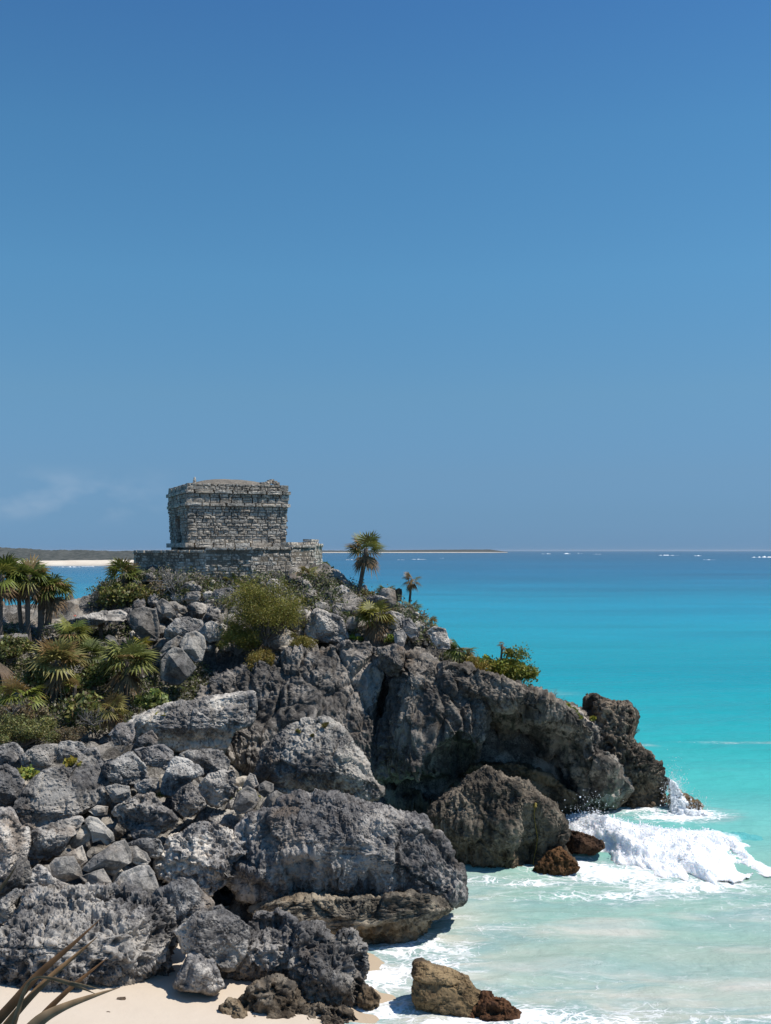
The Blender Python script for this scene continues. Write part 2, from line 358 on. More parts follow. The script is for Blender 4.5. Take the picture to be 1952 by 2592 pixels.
def on_hill(u, v, y0=22.5, y1=56):
    """first point where the sight line through a photo pixel meets the hill"""
    Y = np.arange(y0, y1, .05); x = (u-CU)/F*Y; z = CAMZ-(v-HV)/F*Y
    h = hz(x, Y); k = np.where(h >= z)[0]
    if not len(k): return None
    i = k[0]; return np.array((x[i], Y[i], h[i]))
def on_hill_many(U, Vv, y0=24, y1=56):
    Y = np.arange(y0, y1, .1); out = []
    for u, v in zip(U, Vv):
        x = (u-CU)/F*Y; z = CAMZ-(v-HV)/F*Y; k = np.argmax(hz(x, Y) >= z)
        if k > 0: out.append((x[k], Y[k], float(hz(x[k], Y[k]))))
    return np.array(out)
def gridfaces(nr, nc):
    i = np.arange(nr*nc).reshape(nr, nc); return np.stack((i[:-1, :-1].ravel(), i[:-1, 1:].ravel(), i[1:, 1:].ravel(), i[1:, :-1].ravel()), 1)
tag(mesh_np('hill', np.c_[XY, GZ], gridfaces(*GX.shape), M_GROUND), kind='structure')

# beach
bx, by = np.arange(-30, 8.01, .15), np.arange(12, 33.01, .15)
BX, BY = np.meshgrid(bx, by); Bp = np.c_[BX.ravel(), BY.ravel(), np.zeros(BX.size)]
bz = np.where(Bp[:, 0] < -.3, -.105*(Bp[:, 0]+.3), -.14*(Bp[:, 0]+.3)); bz = np.clip(bz, -1.5, .9) + .035*fbm(Bp*.6, 3, 5)
Bp[:, 2] = bz - .06*np.clip(Bp[:, 1]-27, 0, 9)
tag(mesh_np('beach_sand', Bp, gridfaces(*BX.shape), M_SAND), kind='structure')

# ------------------------------------------------------------------ sea
vs = np.concatenate((np.linspace(1300, 1300, 0), HV+np.geomspace(.55, 20, 70)[:-1], np.linspace(HV+20, 1800, 130)[:-1], np.linspace(1800, 2700, 420)))
Yr = CAMZ*F/(vs-HV)
us = np.linspace(-900, 2900, 640)
YY, UU = np.meshgrid(Yr, us, indexing='ij'); XX = (UU-CU)/F*YY
SP = np.c_[XX.ravel(), YY.ravel(), np.zeros(XX.size)]
sv = np.repeat(vs, len(us)); su = UU.ravel()
rv = (1394.6, 1400, 1412, 1435, 1462, 1500, 1560, 1650, 1720, 1800, 1900, 2000, 2060, 2130, 2230, 2300, 2400, 2480, 2560, 2700)
rc = np.array([srgb(*c) for c in ((58, 112, 158), (46, 106, 152), (42, 112, 160), (34, 120, 168), (34, 126, 172), (28, 146, 182), (26, 158, 188), (36, 166, 186), (40, 166, 184), (70, 184, 194), (88, 196, 200), (104, 208, 208),
    (130, 214, 212), (140, 210, 205), (158, 204, 194), (160, 202, 192), (176, 202, 192), (180, 203, 194), (196, 204, 194), (205, 200, 185))])
# depth bands follow distance from the shore, with drifting streaks
rc = rc*np.interp(rv, (1394, 1415, 1440, 1490, 1530, 1700, 1850, 2000, 2300), (.38, .44, .56, .66, .72, .72, .68, .68, .74))[:, None]; rc[:, 0] *= np.interp(rv, (1394, 1500, 1900, 2100), (.55, .12, .62, 1.0)); rc[:, 1] *= np.interp(rv, (1394, 1450, 1700, 2000), (1.02, 1.12, 1.06, 1.0)); rc[:, 2] *= np.interp(rv, (1394, 1800, 2000, 2300), (1, 1, .93, .93))
lg = np.log(SP[:, 1]); q = np.c_[SP[:, 0]/SP[:, 1]*3.0, lg*9, np.zeros(len(lg))]
warp = fbm(q, 4, 40)*28*np.clip((sv-1394)/160, .12, 1.0)
wc = np.stack([np.interp(sv+warp, rv, rc[:, i]) for i in range(3)], 1)
st = fbm(np.c_[SP[:, 0]/SP[:, 1]*5.5, lg*26, lg*0], 5, 60)
wc *= (1+.30*st*np.clip((1800-sv)/350, .22, 1))[:, None]
# dark reef bands far out
for v0, wd, a, ua in ((1458, 5, .30, 1000), (1496, 4, .34, 1150), (1505, 2.5, .2, 700), (1441, 4, .18, 600)):
    bandn = .6+.7*fbm(np.c_[SP[:, 0]/SP[:, 1]*6, lg*0, lg*0+v0], 3, int(v0))
    wc *= 1-(a*np.exp(-((sv-v0-3*np.sin(su/170.))/wd)**2)*np.clip(bandn, 0, 1)*sstep(ua-200, ua+250, su))[:, None]
# suspended sand beside the rocks and on the beach
milk = sstep(1420, 1040, su)*sstep(2180, 2300, sv)*.75 + .35*sstep(2150, 2260, sv)*np.clip(fbm(SP*np.array((.35, .9, 1)), 4, 80)+.25, 0, 1)
wc = wc*(1-np.clip(milk, 0, .9))[:, None]+np.array(srgb(196, 194, 180))*np.clip(milk, 0, .9)[:, None]
pinkish = np.clip(fbm(SP*np.array((.3, 1.0, 1))+5, 4, 90)-.12, 0, 1)*1.2*sstep(2180, 2300, sv)
wc = wc*(1-np.clip(pinkish, 0, .6))[:, None]+np.array(srgb(214, 202, 190))*np.clip(pinkish, 0, .6)[:, None]
# foam amount
def blob(u, v, ru, rv_, s): return s*np.exp(-(((su-u)/ru)**2+((sv-v)/rv_)**2))
foam = np.zeros(len(sv))
for b_ in ((1110, 2330, 70, 14, .35), (1040, 2395, 110, 34, .44), (1150, 2400, 90, 20, .30), (970, 2470, 110, 48, .53), (960, 2550, 100, 40, .54), (1090, 2440, 100, 34, .40), (1180, 2520, 120, 26, .26), (1120, 2450, 70, 14, .25), (1330, 2575, 150, 28, .55), (1500, 2592, 180, 30, .42), (1180, 2590, 160, 20, .45), (1650, 2560, 200, 24, .22),
           (1450, 2195, 130, 24, .62), (1560, 2208, 190, 26, .62), (1740, 2236, 200, 20, .52), (1560, 2262, 240, 18, .30), (1720, 2068, 130, 16, .72), (1640, 2052, 120, 12, .6), (1850, 2170, 120, 40, .10), (1180, 2228, 160, 10, .36), (1360, 2232, 120, 12, .40), (1240, 2270, 200, 20, .14), (1200, 2360, 200, 26, .12), (1700, 2260, 220, 26, .18),
           (1950, 2290, 200, 40, .12), (1800, 2580, 200, 20, .22), (1500, 2500, 300, 60, .06), (1850, 1880, 160, 6, .26), (1300, 1755, 180, 14, .22), (1620, 1890, 60, 6, .2), (300, 1590, 250, 26, .25)):
    foam = np.maximum(foam, blob(*b_))
foam += .12*sstep(2160, 2260, sv)
foam = np.clip(foam, 0, .8)
near = sstep(120, 40, SP[:, 1])
wz = near*(.15*fbm(SP*np.array((.30, .75, 1)), 4, 20)+.05*ridged(SP*np.array((.5, 1.5, 1)), 3, 30)) + .08*near*np.sin((SP[:, 1]*.95-SP[:, 0]*.16)+2*fbm(SP*.12, 2, 33))*sstep(30, 38, SP[:, 1])
SP[:, 2] = wz - .02
tag(mesh_np('sea_water', SP, gridfaces(len(vs), len(us))[:, ::-1], M_WATER, cols=np.c_[wc, foam]), kind='structure')

# breaking wave
def wave(name, us_, vf, vt, wb, label, ufoam, seed):
    n, m = 620, 200
    u = np.linspace(us_[0], us_[-1], n); f_ = np.interp(u, us_, vf); t_ = np.interp(u, us_, vt)
    Yf = CAMZ*F/(f_-HV); Yc = Yf+2.0; H = CAMZ-(t_-HV)/F*Yc
    s = np.linspace(0, 1, m); prof = np.where(s < .42, np.sin(np.clip(s/.42, 0, 1)*math.pi/2)**1.35, np.cos(np.clip((s-.42)/.58, 0, 1)*math.pi/2)**1.3)
    Yg = Yf[:, None]-.25+s[None]*wb; X = ((u-CU)/F*Yf)[:, None]+0*Yg
    e = sstep(us_[0], us_[0]+120, u); H = .88*H*(.25+.75*e**.6)*(1+.16*fbm(np.c_[u*.016, u*0, u*0], 3, seed+21))
    Z = H[:, None]*prof[None]-.12
    P = np.c_[X.ravel(), Yg.ravel(), Z.ravel()]
    am = (np.clip(prof, 0, 1)[None]**.5*e[:, None]).ravel()
    fo = np.interp(np.repeat(u, m), (us_[0], ufoam[0], ufoam[1]), (1, 1, 0))
    def cau(f, k): return (1-np.abs(vnoise(P*f+np.array((k*3.1, k*1.7, 0)), seed+k)))**1.6-.45
    D = (.24*cau(.65, 1)+.16*cau(1.5, 2)+.09*cau(3.4, 3)+.045*cau(8.5, 4)+.04*cau(19.0, 5))*am*(.12+.88*fo)
    fray = fbm(P*np.array((2.2, .6, 1)), 4, seed+11)
    P[:, 2] += D*1.05; P[:, 1] -= D*.8+.95*fray*fo*sstep(.34, .08, np.tile(s, n)); P[:, 0] += (.35*fbm(P*1.1, 3, seed+5)+.10*fbm(P*6, 3, seed+6))*am*fo
    back = np.tile(s, n)
    fa = fo*np.clip(1.05-1.15*sstep(.55, 1.0, back)-.45*sstep(.06, .0, back)+.35*fbm(P*.9, 4, seed+7), 0, 1)
    fa = np.clip(fa, 0, 1)
    c = np.empty((len(P), 4)); c[:, :3] = np.array(srgb(96, 178, 176)); c[:, 3] = fa
    ob = mesh_np(name, P, gridfaces(n, m), M_WAVE, cols=c)
    ed = np.clip(sstep(-.03, .11, back)*sstep(1.0, .55, back)*np.repeat(sstep(us_[0], us_[0]+90, u), m), 0, 1)*1.0
    at = ob.data.color_attributes.new('Edge', 'FLOAT_COLOR', 'POINT'); at.data.foreach_set('color', np.repeat(ed[:, None], 4, 1).astype(np.float32).ravel())
    tag(ob, label, 'wave', kind='stuff')
wave('breaking_wave', (1436, 1490, 1530, 1600, 1700, 1800, 1880, 1990, 2200), (2150, 2166, 2172, 2195, 2212, 2224, 2212, 2204, 2200), (2118, 2092, 2086, 2092, 2112, 2132, 2144, 2160, 2176), 7.0,
     'white breaking wave rolling in beside the rocky point', (1900, 2050), 300)
_ico = {}
def ico(n):
    if n not in _ico:
        bm = bmesh.new(); bmesh.ops.create_icosphere(bm, subdivisions=n, radius=1)
        V = np.array([v.co[:] for v in bm.verts]); Fa = np.array([[v.index for v in f.verts] for f in bm.faces]); bm.free()
        _ico[n] = (V/np.linalg.norm(V, axis=1)[:, None], Fa)
    return _ico[n]
# torn foam tossed up along the crest
def froth(name, label, n, seed):
    r = np.random.default_rng(seed); D, Fa = ico(1); w_ = bpy.data.objects['breaking_wave'].data; k = len(w_.vertices)
    co = np.empty(k*3, np.float32); w_.vertices.foreach_get('co', co); co = co.reshape(-1, 3)
    al = np.empty(k*4, np.float32); w_.color_attributes['Col'].data.foreach_get('color', al); al = al[3::4]
    hi = np.where((al > .55) & (co[:, 2] > .12))[0]; q = co[r.choice(hi, n)]+r.normal(size=(n, 3))*np.array((.08, .06, .02))
    q[:, 2] += np.abs(r.normal(size=n))*.09*np.clip(co[:, 2].mean()+.5, .3, 1); s = (r.gamma(1.3, .007, n)+.005)[:, None, None]
    V = (D[None]*s+q[:, None]).reshape(-1, 3); Fc = (Fa[None]+(np.arange(n)*len(D))[:, None, None]).reshape(-1, 3)
    tag(mesh_np(name, V, Fc, M_FOAM), label, 'foam', kind='stuff')
froth('sea_foam', 'torn white froth on the crest of the breaking wave', 5000, 8)
# white caps on the reef line
def whitecap(u0, u1, v, h, k):
    n = 40; u = np.linspace(u0, u1, n); Y = CAMZ*F/(v-HV); x = (u-CU)/F*Y
    pr = np.sin(np.linspace(0, math.pi, n))**.7*(.5+.9*vnoise(np.c_[u*.22, u*0, u*0+k], 5)); H = .7*h*Y/F*np.clip(pr, .05, 2)
    V = np.concatenate((np.c_[x, x*0+Y, x*0-.3], np.c_[x, x*0+Y+H*.6+.5*vnoise(np.c_[u, u*0, u*0], k), H], np.c_[x, x*0+Y+H*2+2, x*0-.3]))
    i = np.arange(n-1); Fq = np.concatenate((np.stack((i, i+1, n+i+1, n+i), 1), np.stack((n+i, n+i+1, 2*n+i+1, 2*n+i), 1)))
    return mesh_np('breaking_wave', V, Fq, M_FOAM)
for k, (a, b_, v, h, lab) in enumerate(((1667, 1718, 1406, 3, 'widest white line of surf breaking out on the reef near the horizon'), (1757, 1776, 1407, 2.2, 'short white wave crest between the two longer reef breakers'), (1780, 1810, 1417, 1.6, 'faint broken whitecap just below the short reef breaker'),
        (1902, 1960, 1411, 4, 'white reef breaker cut by the right edge of the photo'), (1370, 1395, 1402, 2, 'small whitecap just off the tip of the far spit of land'), (1425, 1445, 1402, 2, 'small whitecap second out from the tip of the far spit'), (1462, 1480, 1401, 2, 'small whitecap third out from the tip of the far spit'), (1500, 1522, 1403, 1.8, 'thin whitecap fourth out from the tip of the far spit'),
        (1113, 1124, 1413, 2.2, 'tiny bright whitecap on the blue sea right of the tall palm'), (1042, 1080, 1416, 1.3, 'thin curling whitecap on the sea above the small brown palm'), (1005, 1026, 1417, 1.0, 'faintest whitecap on the sea between the two headland palms'), (874, 904, 1417, 1.6, 'whitecap on the sea just left of the tall palm'))):
    tag(whitecap(a, b_, v, h, k), lab, 'wave', 'whitecaps out on the reef')
tag(whitecap(148, 205, 1435.5, 2.6, 77), 'white surf line along the far sandy beach', 'wave')
tag(whitecap(205, 240, 1434, 1.8, 78), 'smaller surf line at the right end of the far beach', 'wave')

# ------------------------------------------------------------------ far coast
def coast(name, us_, vtop, vbot, Y, depth, mat, seed, bumps, kind='structure'):
    n = 500; u = np.linspace(us_[0], us_[-1], n); x = (u-CU)/F*Y
    zt = CAMZ-(np.interp(u, us_, vtop)-HV)/F*Y; zb = CAMZ-(np.interp(u, us_, vbot)-HV)/F*Y
    m = 24; s = np.linspace(0, 1, m)
    Yg = Y+s[None]*depth+0*x[:, None]; Xg = x[:, None]*(1+s[None]*depth/Y)
    Z = zb[:, None]+(zt-zb)[:, None]*np.sin(np.clip(s*1.25, 0, 1)*math.pi/2)[None]**.5
    P = np.c_[Xg.ravel(), Yg.ravel(), Z.ravel()]
    P[:, 2] += bumps*fbm(P*np.array((.06, .03, .1)), 5, seed, .65)*np.clip(s*6, 0, 1)[None].repeat(n, 0).ravel()
    return tag(mesh_np(name, P, gridfaces(n, m), mat), kind=kind)
def far_mat(name, a, b_, sc):
    m, n, l, b = newmat(name); g = NT(n, l); p = g.pos()
    l.new(g.mix(g.rng(g.noise(p, sc, 6, .7), .35, .65), a, b_), b.inputs['Base Color']); b.inputs['Roughness'].default_value = 1; b.inputs['Specular IOR Level'].default_value = 0; return m
M_FARWOOD = far_mat('coastal_woods', (.045, .056, .055), (.125, .128, .118), .16)
M_FARSAND = far_mat('distant_sand', (.66, .56, .45), (.74, .66, .54), .05)
o = coast('coastal_woods', (-900, -300, 0, 100, 200, 300, 420, 560, 690), (1366, 1372, 1384, 1391, 1395, 1398, 1400, 1406, 1432), (1428, 1428, 1427, 1424, 1422, 1420, 1419, 1424, 1434), 775, 420, M_FARWOOD, 11, 3.2, 'stuff')
tag(o, 'low scrub woods along the far shore behind the beach', 'woods')
tag(coast('beach_sand', (-900, 0, 100, 200, 290, 350, 420, 560, 690), (1422, 1421, 1420, 1419, 1418, 1418, 1417, 1421, 1432), (1437, 1436, 1434, 1433, 1431, 1431, 1431, 1432, 1436), 752, 22, M_FARSAND, 13, .25), kind='structure')
o = coast('spit_woods', (700, 800, 900, 1000, 1100, 1180, 1240, 1262, 1285), (1394, 1393.5, 1393.6, 1392.6, 1391.6, 1391, 1391, 1394, 1397.5), (1399, 1399, 1399, 1398.6, 1398.4, 1398.2, 1398, 1398, 1398), 5200, 260, M_FARWOOD, 17, 2.2, 'stuff')
tag(o, 'dark tree line on the low spit at the horizon', 'woods')
tag(coast('spit_sand', (700, 800, 1000, 1180, 1240, 1285), (1398, 1398, 1397.7, 1397.6, 1397.6, 1398), (1399.3, 1399.3, 1399, 1398.8, 1398.7, 1398.6), 5100, 40, M_FARSAND, 19, .1), kind='structure')

# ------------------------------------------------------------------ rocks
def vnormals(V, Fa):
    fn = np.cross(V[Fa[:, 1]]-V[Fa[:, 0]], V[Fa[:, 2]]-V[Fa[:, 0]]); N = np.zeros_like(V)
    for k in range(3):
        for c in range(3): N[:, c] += np.bincount(Fa[:, k], fn[:, c], len(V))
    return N/(np.linalg.norm(N, axis=1)[:, None]+1e-12)
def parse(s): return np.array([[float(t) for t in q.split(',')] for q in s.split()])
_rk = [0]; SURF = {}
from mathutils.bvhtree import BVHTree
def on_rock(key, u, v, lift=.02):
    d = Vector(W3(u, v, 1.0)-np.array((0, 0, CAMZ))).normalized(); h = SURF[key].ray_cast(Vector((0, 0, CAMZ)), d)
    return None if h[0] is None else np.array(h[0])-np.array(d)*lift
def rock_mesh(poly, Y, T, style, lean, n, seed, facets=(), sq=.56, amp=1.0, notch=None, planes=None, hollow=()):
    if planes is None: planes = not facets
    r = np.random.default_rng(seed); P = parse(poly) if isinstance(poly, str) else np.asarray(poly, float)
    ctr = (P.max(0)+P.min(0))/2
    X = np.c_[(P[:, 0]-ctr[0])/F*Y, -(P[:, 1]-ctr[1])/F*Y]
    Q = np.concatenate([X[i]+(X[(i+1) % len(X)]-X[i])*np.linspace(0, 1, 40, endpoint=False)[:, None] for i in range(len(X))])
    th, rr = np.arctan2(Q[:, 1], Q[:, 0]), np.hypot(Q[:, 0], Q[:, 1])
    nb = 480; R = np.zeros(nb); np.maximum.at(R, ((th+math.pi)/(2*math.pi)*nb).astype(int) % nb, rr)
    k = np.where(R > 0)[0]; R = np.interp(np.arange(nb), np.concatenate((k-nb, k, k+nb)), np.tile(R[k], 3))
    R = sum(np.roll(R, q) for q in (-1, 0, 1))/3
    D, Fa = ico(n)
    a = (np.arctan2(D[:, 2], D[:, 0])+math.pi)/(2*math.pi)*nb; i0 = np.floor(a).astype(int) % nb; fr = a-np.floor(a)
    Ro = R[i0]*(1-fr)+R[(i0+1) % nb]*fr
    c = np.hypot(D[:, 0], D[:, 2]); s = D[:, 1]
    cc = c**sq; ss = np.sign(s)*np.abs(s)**sq
    V = np.c_[Ro*cc*D[:, 0]/(c+1e-9), T*ss, Ro*cc*D[:, 2]/(c+1e-9)]
    w, h = np.ptp(X[:, 0]), np.ptp(X[:, 1]); L = math.sqrt(w*h)
    sh = np.array((w/2, T, h/2)); keep = sstep(.0, .30, np.abs(s))
    def cut(nv, frac):
        nonlocal V
        nv = np.asarray(nv, float)/sh; nv /= np.linalg.norm(nv)
        d = V@nv; off = d.max()*frac; ex = np.maximum(d-off, 0)
        V = V-ex[:, None]*nv*.93*keep[:, None]
    for fct in facets: cut(fct[:3], fct[3])
    if planes:
        j = lambda q: r.normal()*q
        for nv, fr_ in (((.15+j(.3), -1.15+j(.12), 1), .54+j(.06)), ((j(.35), -1, -.15+j(.15)), .64+j(.05)), ((-1, -1.1+j(.2), .1+j(.3)), .60+j(.07)), ((1, -1.1+j(.2), .2+j(.3)), .58+j(.07)), ((j(.4), -1.1, -1), .60+j(.06))):
            if r.random() < .92: cut(nv, min(fr_, .85))
    for _ in range(5 if planes else 9):
        nv = r.normal(size=3); nv[1] = -abs(nv[1])-.8; cut(nv, r.uniform(.80, .95))
    for _ in range(4): cut((r.normal(), r.normal()*.3, r.normal()), r.uniform(.93, .985))
    o = np.array(((ctr[0]-CU)/F*Y, Y, CAMZ-(ctr[1]-HV)/F*Y))
    fw = o-np.array((0, 0, CAMZ)); fw /= np.linalg.norm(fw)          # the boulder's broad face is turned to the cove
    rt = np.array((fw[1], -fw[0], 0)); rt /= np.linalg.norm(rt); up = np.cross(rt, fw); ta = -fw[2]/fw[1]
    V[:, 1] += (lean-.8*ta)*V[:, 2]
    Pw = o+V[:, :1]*rt*rt[0]+V[:, 1:2]*fw+V[:, 2:]*up*up[2]
    for hu, hv, hru, hrv, hd in hollow:            # shallow caves worn into the face
        q_ = ((Pw[:, 0]-(hu-CU)/F*Y)/(hru/F*Y))**2+((Pw[:, 2]-CAMZ+(hv-HV)/F*Y)/(hrv/F*Y))**2
        Pw[:, 1] += hd*np.exp(-np.clip(q_+.5*fbm(Pw*.8, 3, 77), 0, 9)**3)*(D[:, 1] < .1)
    N = vnormals(Pw, Fa)
    wp = Pw+.16*np.c_[fbm(Pw*1.9, 3, 91), fbm(Pw*1.9, 3, 92), fbm(Pw*1.9, 3, 93)]
    if style == 'smooth':
        d = .03*L*fbm(Pw*1.6/L, 3, seed)+.040*facet(wp*2.0, seed+5)+.014*ridged(Pw*5, 4, seed+3)+.012*fbm(Pw*14, 3, seed+9)
    elif style == 'block':
        wq = Pw+.10*np.c_[fbm(Pw*1.2, 2, 91), fbm(Pw*1.2, 2, 92), fbm(Pw*1.2, 2, 93)]
        rd = ridged(wp*np.array((2.0, 2.0, .38)), 3, seed+2)
        d = .34*facet(wq*np.array((.50, .50, .19)), seed+4, .8, .55)-.10+.13*facet(wq*np.array((1.3, 1.3, .55)), seed+5, 1.0, .5)+.07*facet(wq*np.array((3.0, 3.0, 1.7)), seed+6)+.12*rd-.10*sstep(.45, .08, worley(wp*np.array((3.0, 3.0, 1.8)), seed+1))+.045*ridged(Pw*8, 3, seed+9)+.025*ridged(Pw*17, 2, seed+10)
    elif style == 'flute':
        q = wp*np.array((2.3, 2.3, .40)); q2 = wp*np.array((5.5, 5.5, 1.3))
        rd = ridged(q, 3, seed+2); d = .04*L*fbm(Pw*1.3/L, 3, seed)+.14*(np.sign(rd)*np.abs(rd)**.8)+.08*ridged(q2, 3, seed+6)+.11*facet(wp*.85, seed+7)+.05*facet(wp*np.array((2.8, 2.8, 1.4)), seed+8)-.11*sstep(.45, .08, worley(wp*np.array((3.5, 3.5, 2.0)), seed+1))+.05*ridged(Pw*9, 3, seed+9)+.03*ridged(Pw*18, 2, seed+10)
    elif style == 'pit':
        w1 = worley(wp*1.9+fbm(Pw*3, 2, 4)[:, None]*.4, seed); w2 = worley(wp*4.4, seed+1); w3 = worley(wp*9.5, seed+2)
        d = .05*L*fbm(Pw*1.5/L, 3, seed)+.12*facet(wp*1.0, seed+4)+.06*facet(wp*2.7, seed+5)+.06*ridged(Pw*2.2, 4, seed+2, .65)-.24*sstep(.52, .10, w1)-.19*sstep(.48, .1, w2)-.08*sstep(.45, .1, w3)+.055*ridged(Pw*8, 3, seed+9)+.03*ridged(Pw*18, 2, seed+10)
    elif style == 'strata':
        q = wp*np.array((.9, .9, 4.2))
        d = .04*L*fbm(Pw*1.3/L, 3, seed)+.08*ridged(q, 4, seed+2)+.14*facet(wp*np.array((.7, .7, 1.3)), seed+4)+.06*facet(wp*np.array((1.9, 1.9, 3.4)), seed+5)+.07*ridged(Pw*1.6, 4, seed+4)-.10*sstep(.45, .1, worley(wp*3.2, seed+1))+.05*ridged(Pw*10, 3, seed+9)+.025*ridged(Pw*20, 2, seed+10)
    else:
        w2 = worley(wp*3.8, seed+1); w3 = worley(wp*8.5, seed+2)
        d = .04*L*fbm(Pw*1.6/L, 3, seed)+.10*facet(wp*1.05, seed+4, 1.1)+.055*facet(wp*2.9, seed+5)+.04*ridged(Pw*2.4, 4, seed+2, .65)-.10*sstep(.42, .1, w2)-.055*sstep(.4, .1, w3)+.045*ridged(Pw*8, 3, seed+9)+.028*ridged(Pw*18, 2, seed+10)
    d *= amp*min(1, .32+L*.26)
    Pw = Pw+N*d[:, None]
    if notch:                                     # wave-cut notch just above the sea
        z0, wd, dp = notch; g = np.exp(-((Pw[:, 2]-z0)/wd)**2); Pw[:, 1] += dp*g*(N[:, 1] < .2); Pw[:, 0] -= .35*dp*g*np.sign(Pw[:, 0]-o[0])
    return Pw, Fa, o
def rock(label, poly, Y=None, T=None, style='rough', lean=.2, n=6, tint=(1, 1, 1), mat=None, name='boulder', cat='boulder', group=None, dY=0.0, kind=None, key=None, **kw):
    P = parse(poly); _rk[0] += 1
    if Y is None: Y = Yv(P[:, 1].max()*.65+P[:, 1].mean()*.35)+dY
    w, h = np.ptp(P[:, 0])/F*Y, np.ptp(P[:, 1])/F*Y
    if T is None: T = .55*math.sqrt(w*h)
    V, Fa, o = rock_mesh(P, Y, T, style, lean, n, 100+_rk[0]*13, **kw)
    if key: SURF[key] = BVHTree.FromPolygons([tuple(q) for q in V.tolist()], Fa.tolist())
    mt = mat or (M_SMOOTH if style == 'smooth' else M_ROCK)
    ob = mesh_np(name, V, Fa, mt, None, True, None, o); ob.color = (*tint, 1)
    return tag(ob, label, cat, group, kind)

# --- cliff (bedrock)
CK = dict(mat=M_CLIFF, name='cliff', cat=None, kind='structure')
rock(None, "470,1800 500,1765 530,1735 565,1712 605,1688 645,1668 700,1655 745,1648 800,1640 850,1632 900,1625 942,1620 962,1640 975,1700 962,1760 955,1830 965,1900 985,2040 900,2060 800,2060 690,2030 600,1990 560,1930 540,1880 500,1850", 41.7, 2.3, 'block', .22, 8, (1.0, .99, .98), facets=((-.3, -1, .3, .8), (.5, -1, .1, .8)), sq=.55, **CK)
rock(None, "985,1650 1010,1640 1040,1642 1062,1645 1098,1665 1130,1680 1180,1700 1240,1725 1230,1830 1200,1960 1140,2040 1050,2050 960,2040 945,1960 940,1880 960,1800 985,1760 1000,1700", 41.6, 2.3, 'block', .12, 8, (.85, .83, .80), facets=((.1, -1, .1, .75), (-.5, -1, .1, .8)), sq=.55, hollow=((1190, 1960, 110, 90, 2.6), (1010, 2010, 120, 40, 2.0)), **CK)
rock(None, "955,1640 1000,1632 1022,1645 1020,1680 1008,1712 985,1712 965,1690", 41.4, .9, 'rough', .1, 6, (1.1, 1.08, 1.05), sq=.7, **CK)
rock(None, "1120,1690 1180,1692 1250,1712 1300,1735 1350,1752 1400,1775 1450,1802 1482,1832 1503,1852 1500,1905 1525,1915 1560,1935 1572,1985 1540,2010 1492,2030 1450,2065 1410,2070 1370,2040 1300,2010 1220,1990 1160,1980 1110,1900 1090,1780", 42.4, 2.5, 'block', -.45, 8, (.82, .78, .72), facets=((-.5, -1, -.6, .55), (.6, -1, .5, .78)), sq=.6, hollow=((1290, 1930, 175, 120, 2.2), (1400, 2010, 70, 70, 1.0)), **CK)
rock(None, "1120,2010 1200,1940 1290,1930 1390,1960 1450,2000 1480,2060 1470,2130 1420,2150 1300,2200 1150,2180 1100,2100", 42.6, 1.6, 'strata', -.3, 7, (.55, .45, .33), sq=.6, **CK)
rock(None, "1486,1800 1486,1772 1502,1764 1522,1768 1542,1780 1560,1785 1586,1780 1602,1798 1602,1826 1594,1852 1607,1880 1624,1888 1652,1914 1669,1926 1682,1938 1684,1960 1701,1966 1702,1990 1698,2015 1696,2062 1680,2080 1600,2080 1540,2080 1475,2080 1470,1990 1495,1920 1500,1870", 44.6, 1.5, 'pit', .05, 8, (.82, .73, .62), facets=((.8, -1, .3, .7), (-.2, -1, -.4, .75)), sq=.62, notch=(.55, .55, .5), **CK)
rock(None, "1395,1790 1440,1795 1482,1815 1512,1850 1520,1890 1562,1915 1600,1990 1570,2040 1500,2060 1440,2010 1400,1900", 43.4, 1.2, 'block', .1, 7, (1.15, 1.13, 1.1), facets=((.7, -1, .5, .7),), sq=.6, **CK)
# --- big boulders
rock('huge flat grey boulder with fluted face, lying just above the waterline slab', "612,2095 650,2070 700,2058 718,2030 760,2018 840,2022 900,2040 960,2055 1068,2078 1078,2100 1112,2115 1135,2150 1152,2180 1168,2210 1170,2282 1130,2280 1100,2265 1000,2274 900,2280 800,2278 700,2274 620,2262 588,2222 585,2170 600,2130", 30.2, 2.0, 'flute', .25, 8, (.95, .95, .97), facets=((.1, -1.2, 1, .66), (.05, -1, -.3, .70), (1, -1, .1, .70), (-1, -1, .2, .75), (0, -1, -1, .75)), sq=.55, amp=.9)
rock('undercut brown slab at the waterline beneath the huge flat boulder', "640,2300 700,2280 820,2275 900,2272 1000,2268 1100,2266 1145,2298 1140,2312 1088,2320 1080,2345 1062,2380 1030,2412 960,2412 880,2396 820,2380 700,2380 640,2350", 29.6, 1.7, 'strata', -.35, 7, (.9, .82, .68), facets=((.2, -1, -.3, .75),), sq=.6, name='rock_slab', cat='rock')
rock('tall brown wave-carved boulder standing in the surf under the cliff', "1080,2098 1098,2050 1125,2030 1170,1995 1200,1965 1225,1946 1260,1960 1300,1973 1340,1990 1372,2020 1407,2050 1428,2085 1432,2105 1420,2140 1442,2165 1466,2192 1430,2206 1400,2212 1355,2226 1280,2236 1170,2236 1138,2175 1118,2150 1083,2115", 36.4, 1.9, 'flute', .12, 8, (.68, .62, .53), mat=M_CLIFF, facets=((-.25, -1, -.05, .72), (.9, -1, .1, .62)), sq=.62, notch=(.45, .5, .35), amp=.8, key='carved', hollow=((1335, 2110, 42, 75, .5), (1180, 2190, 120, 26, .4)))
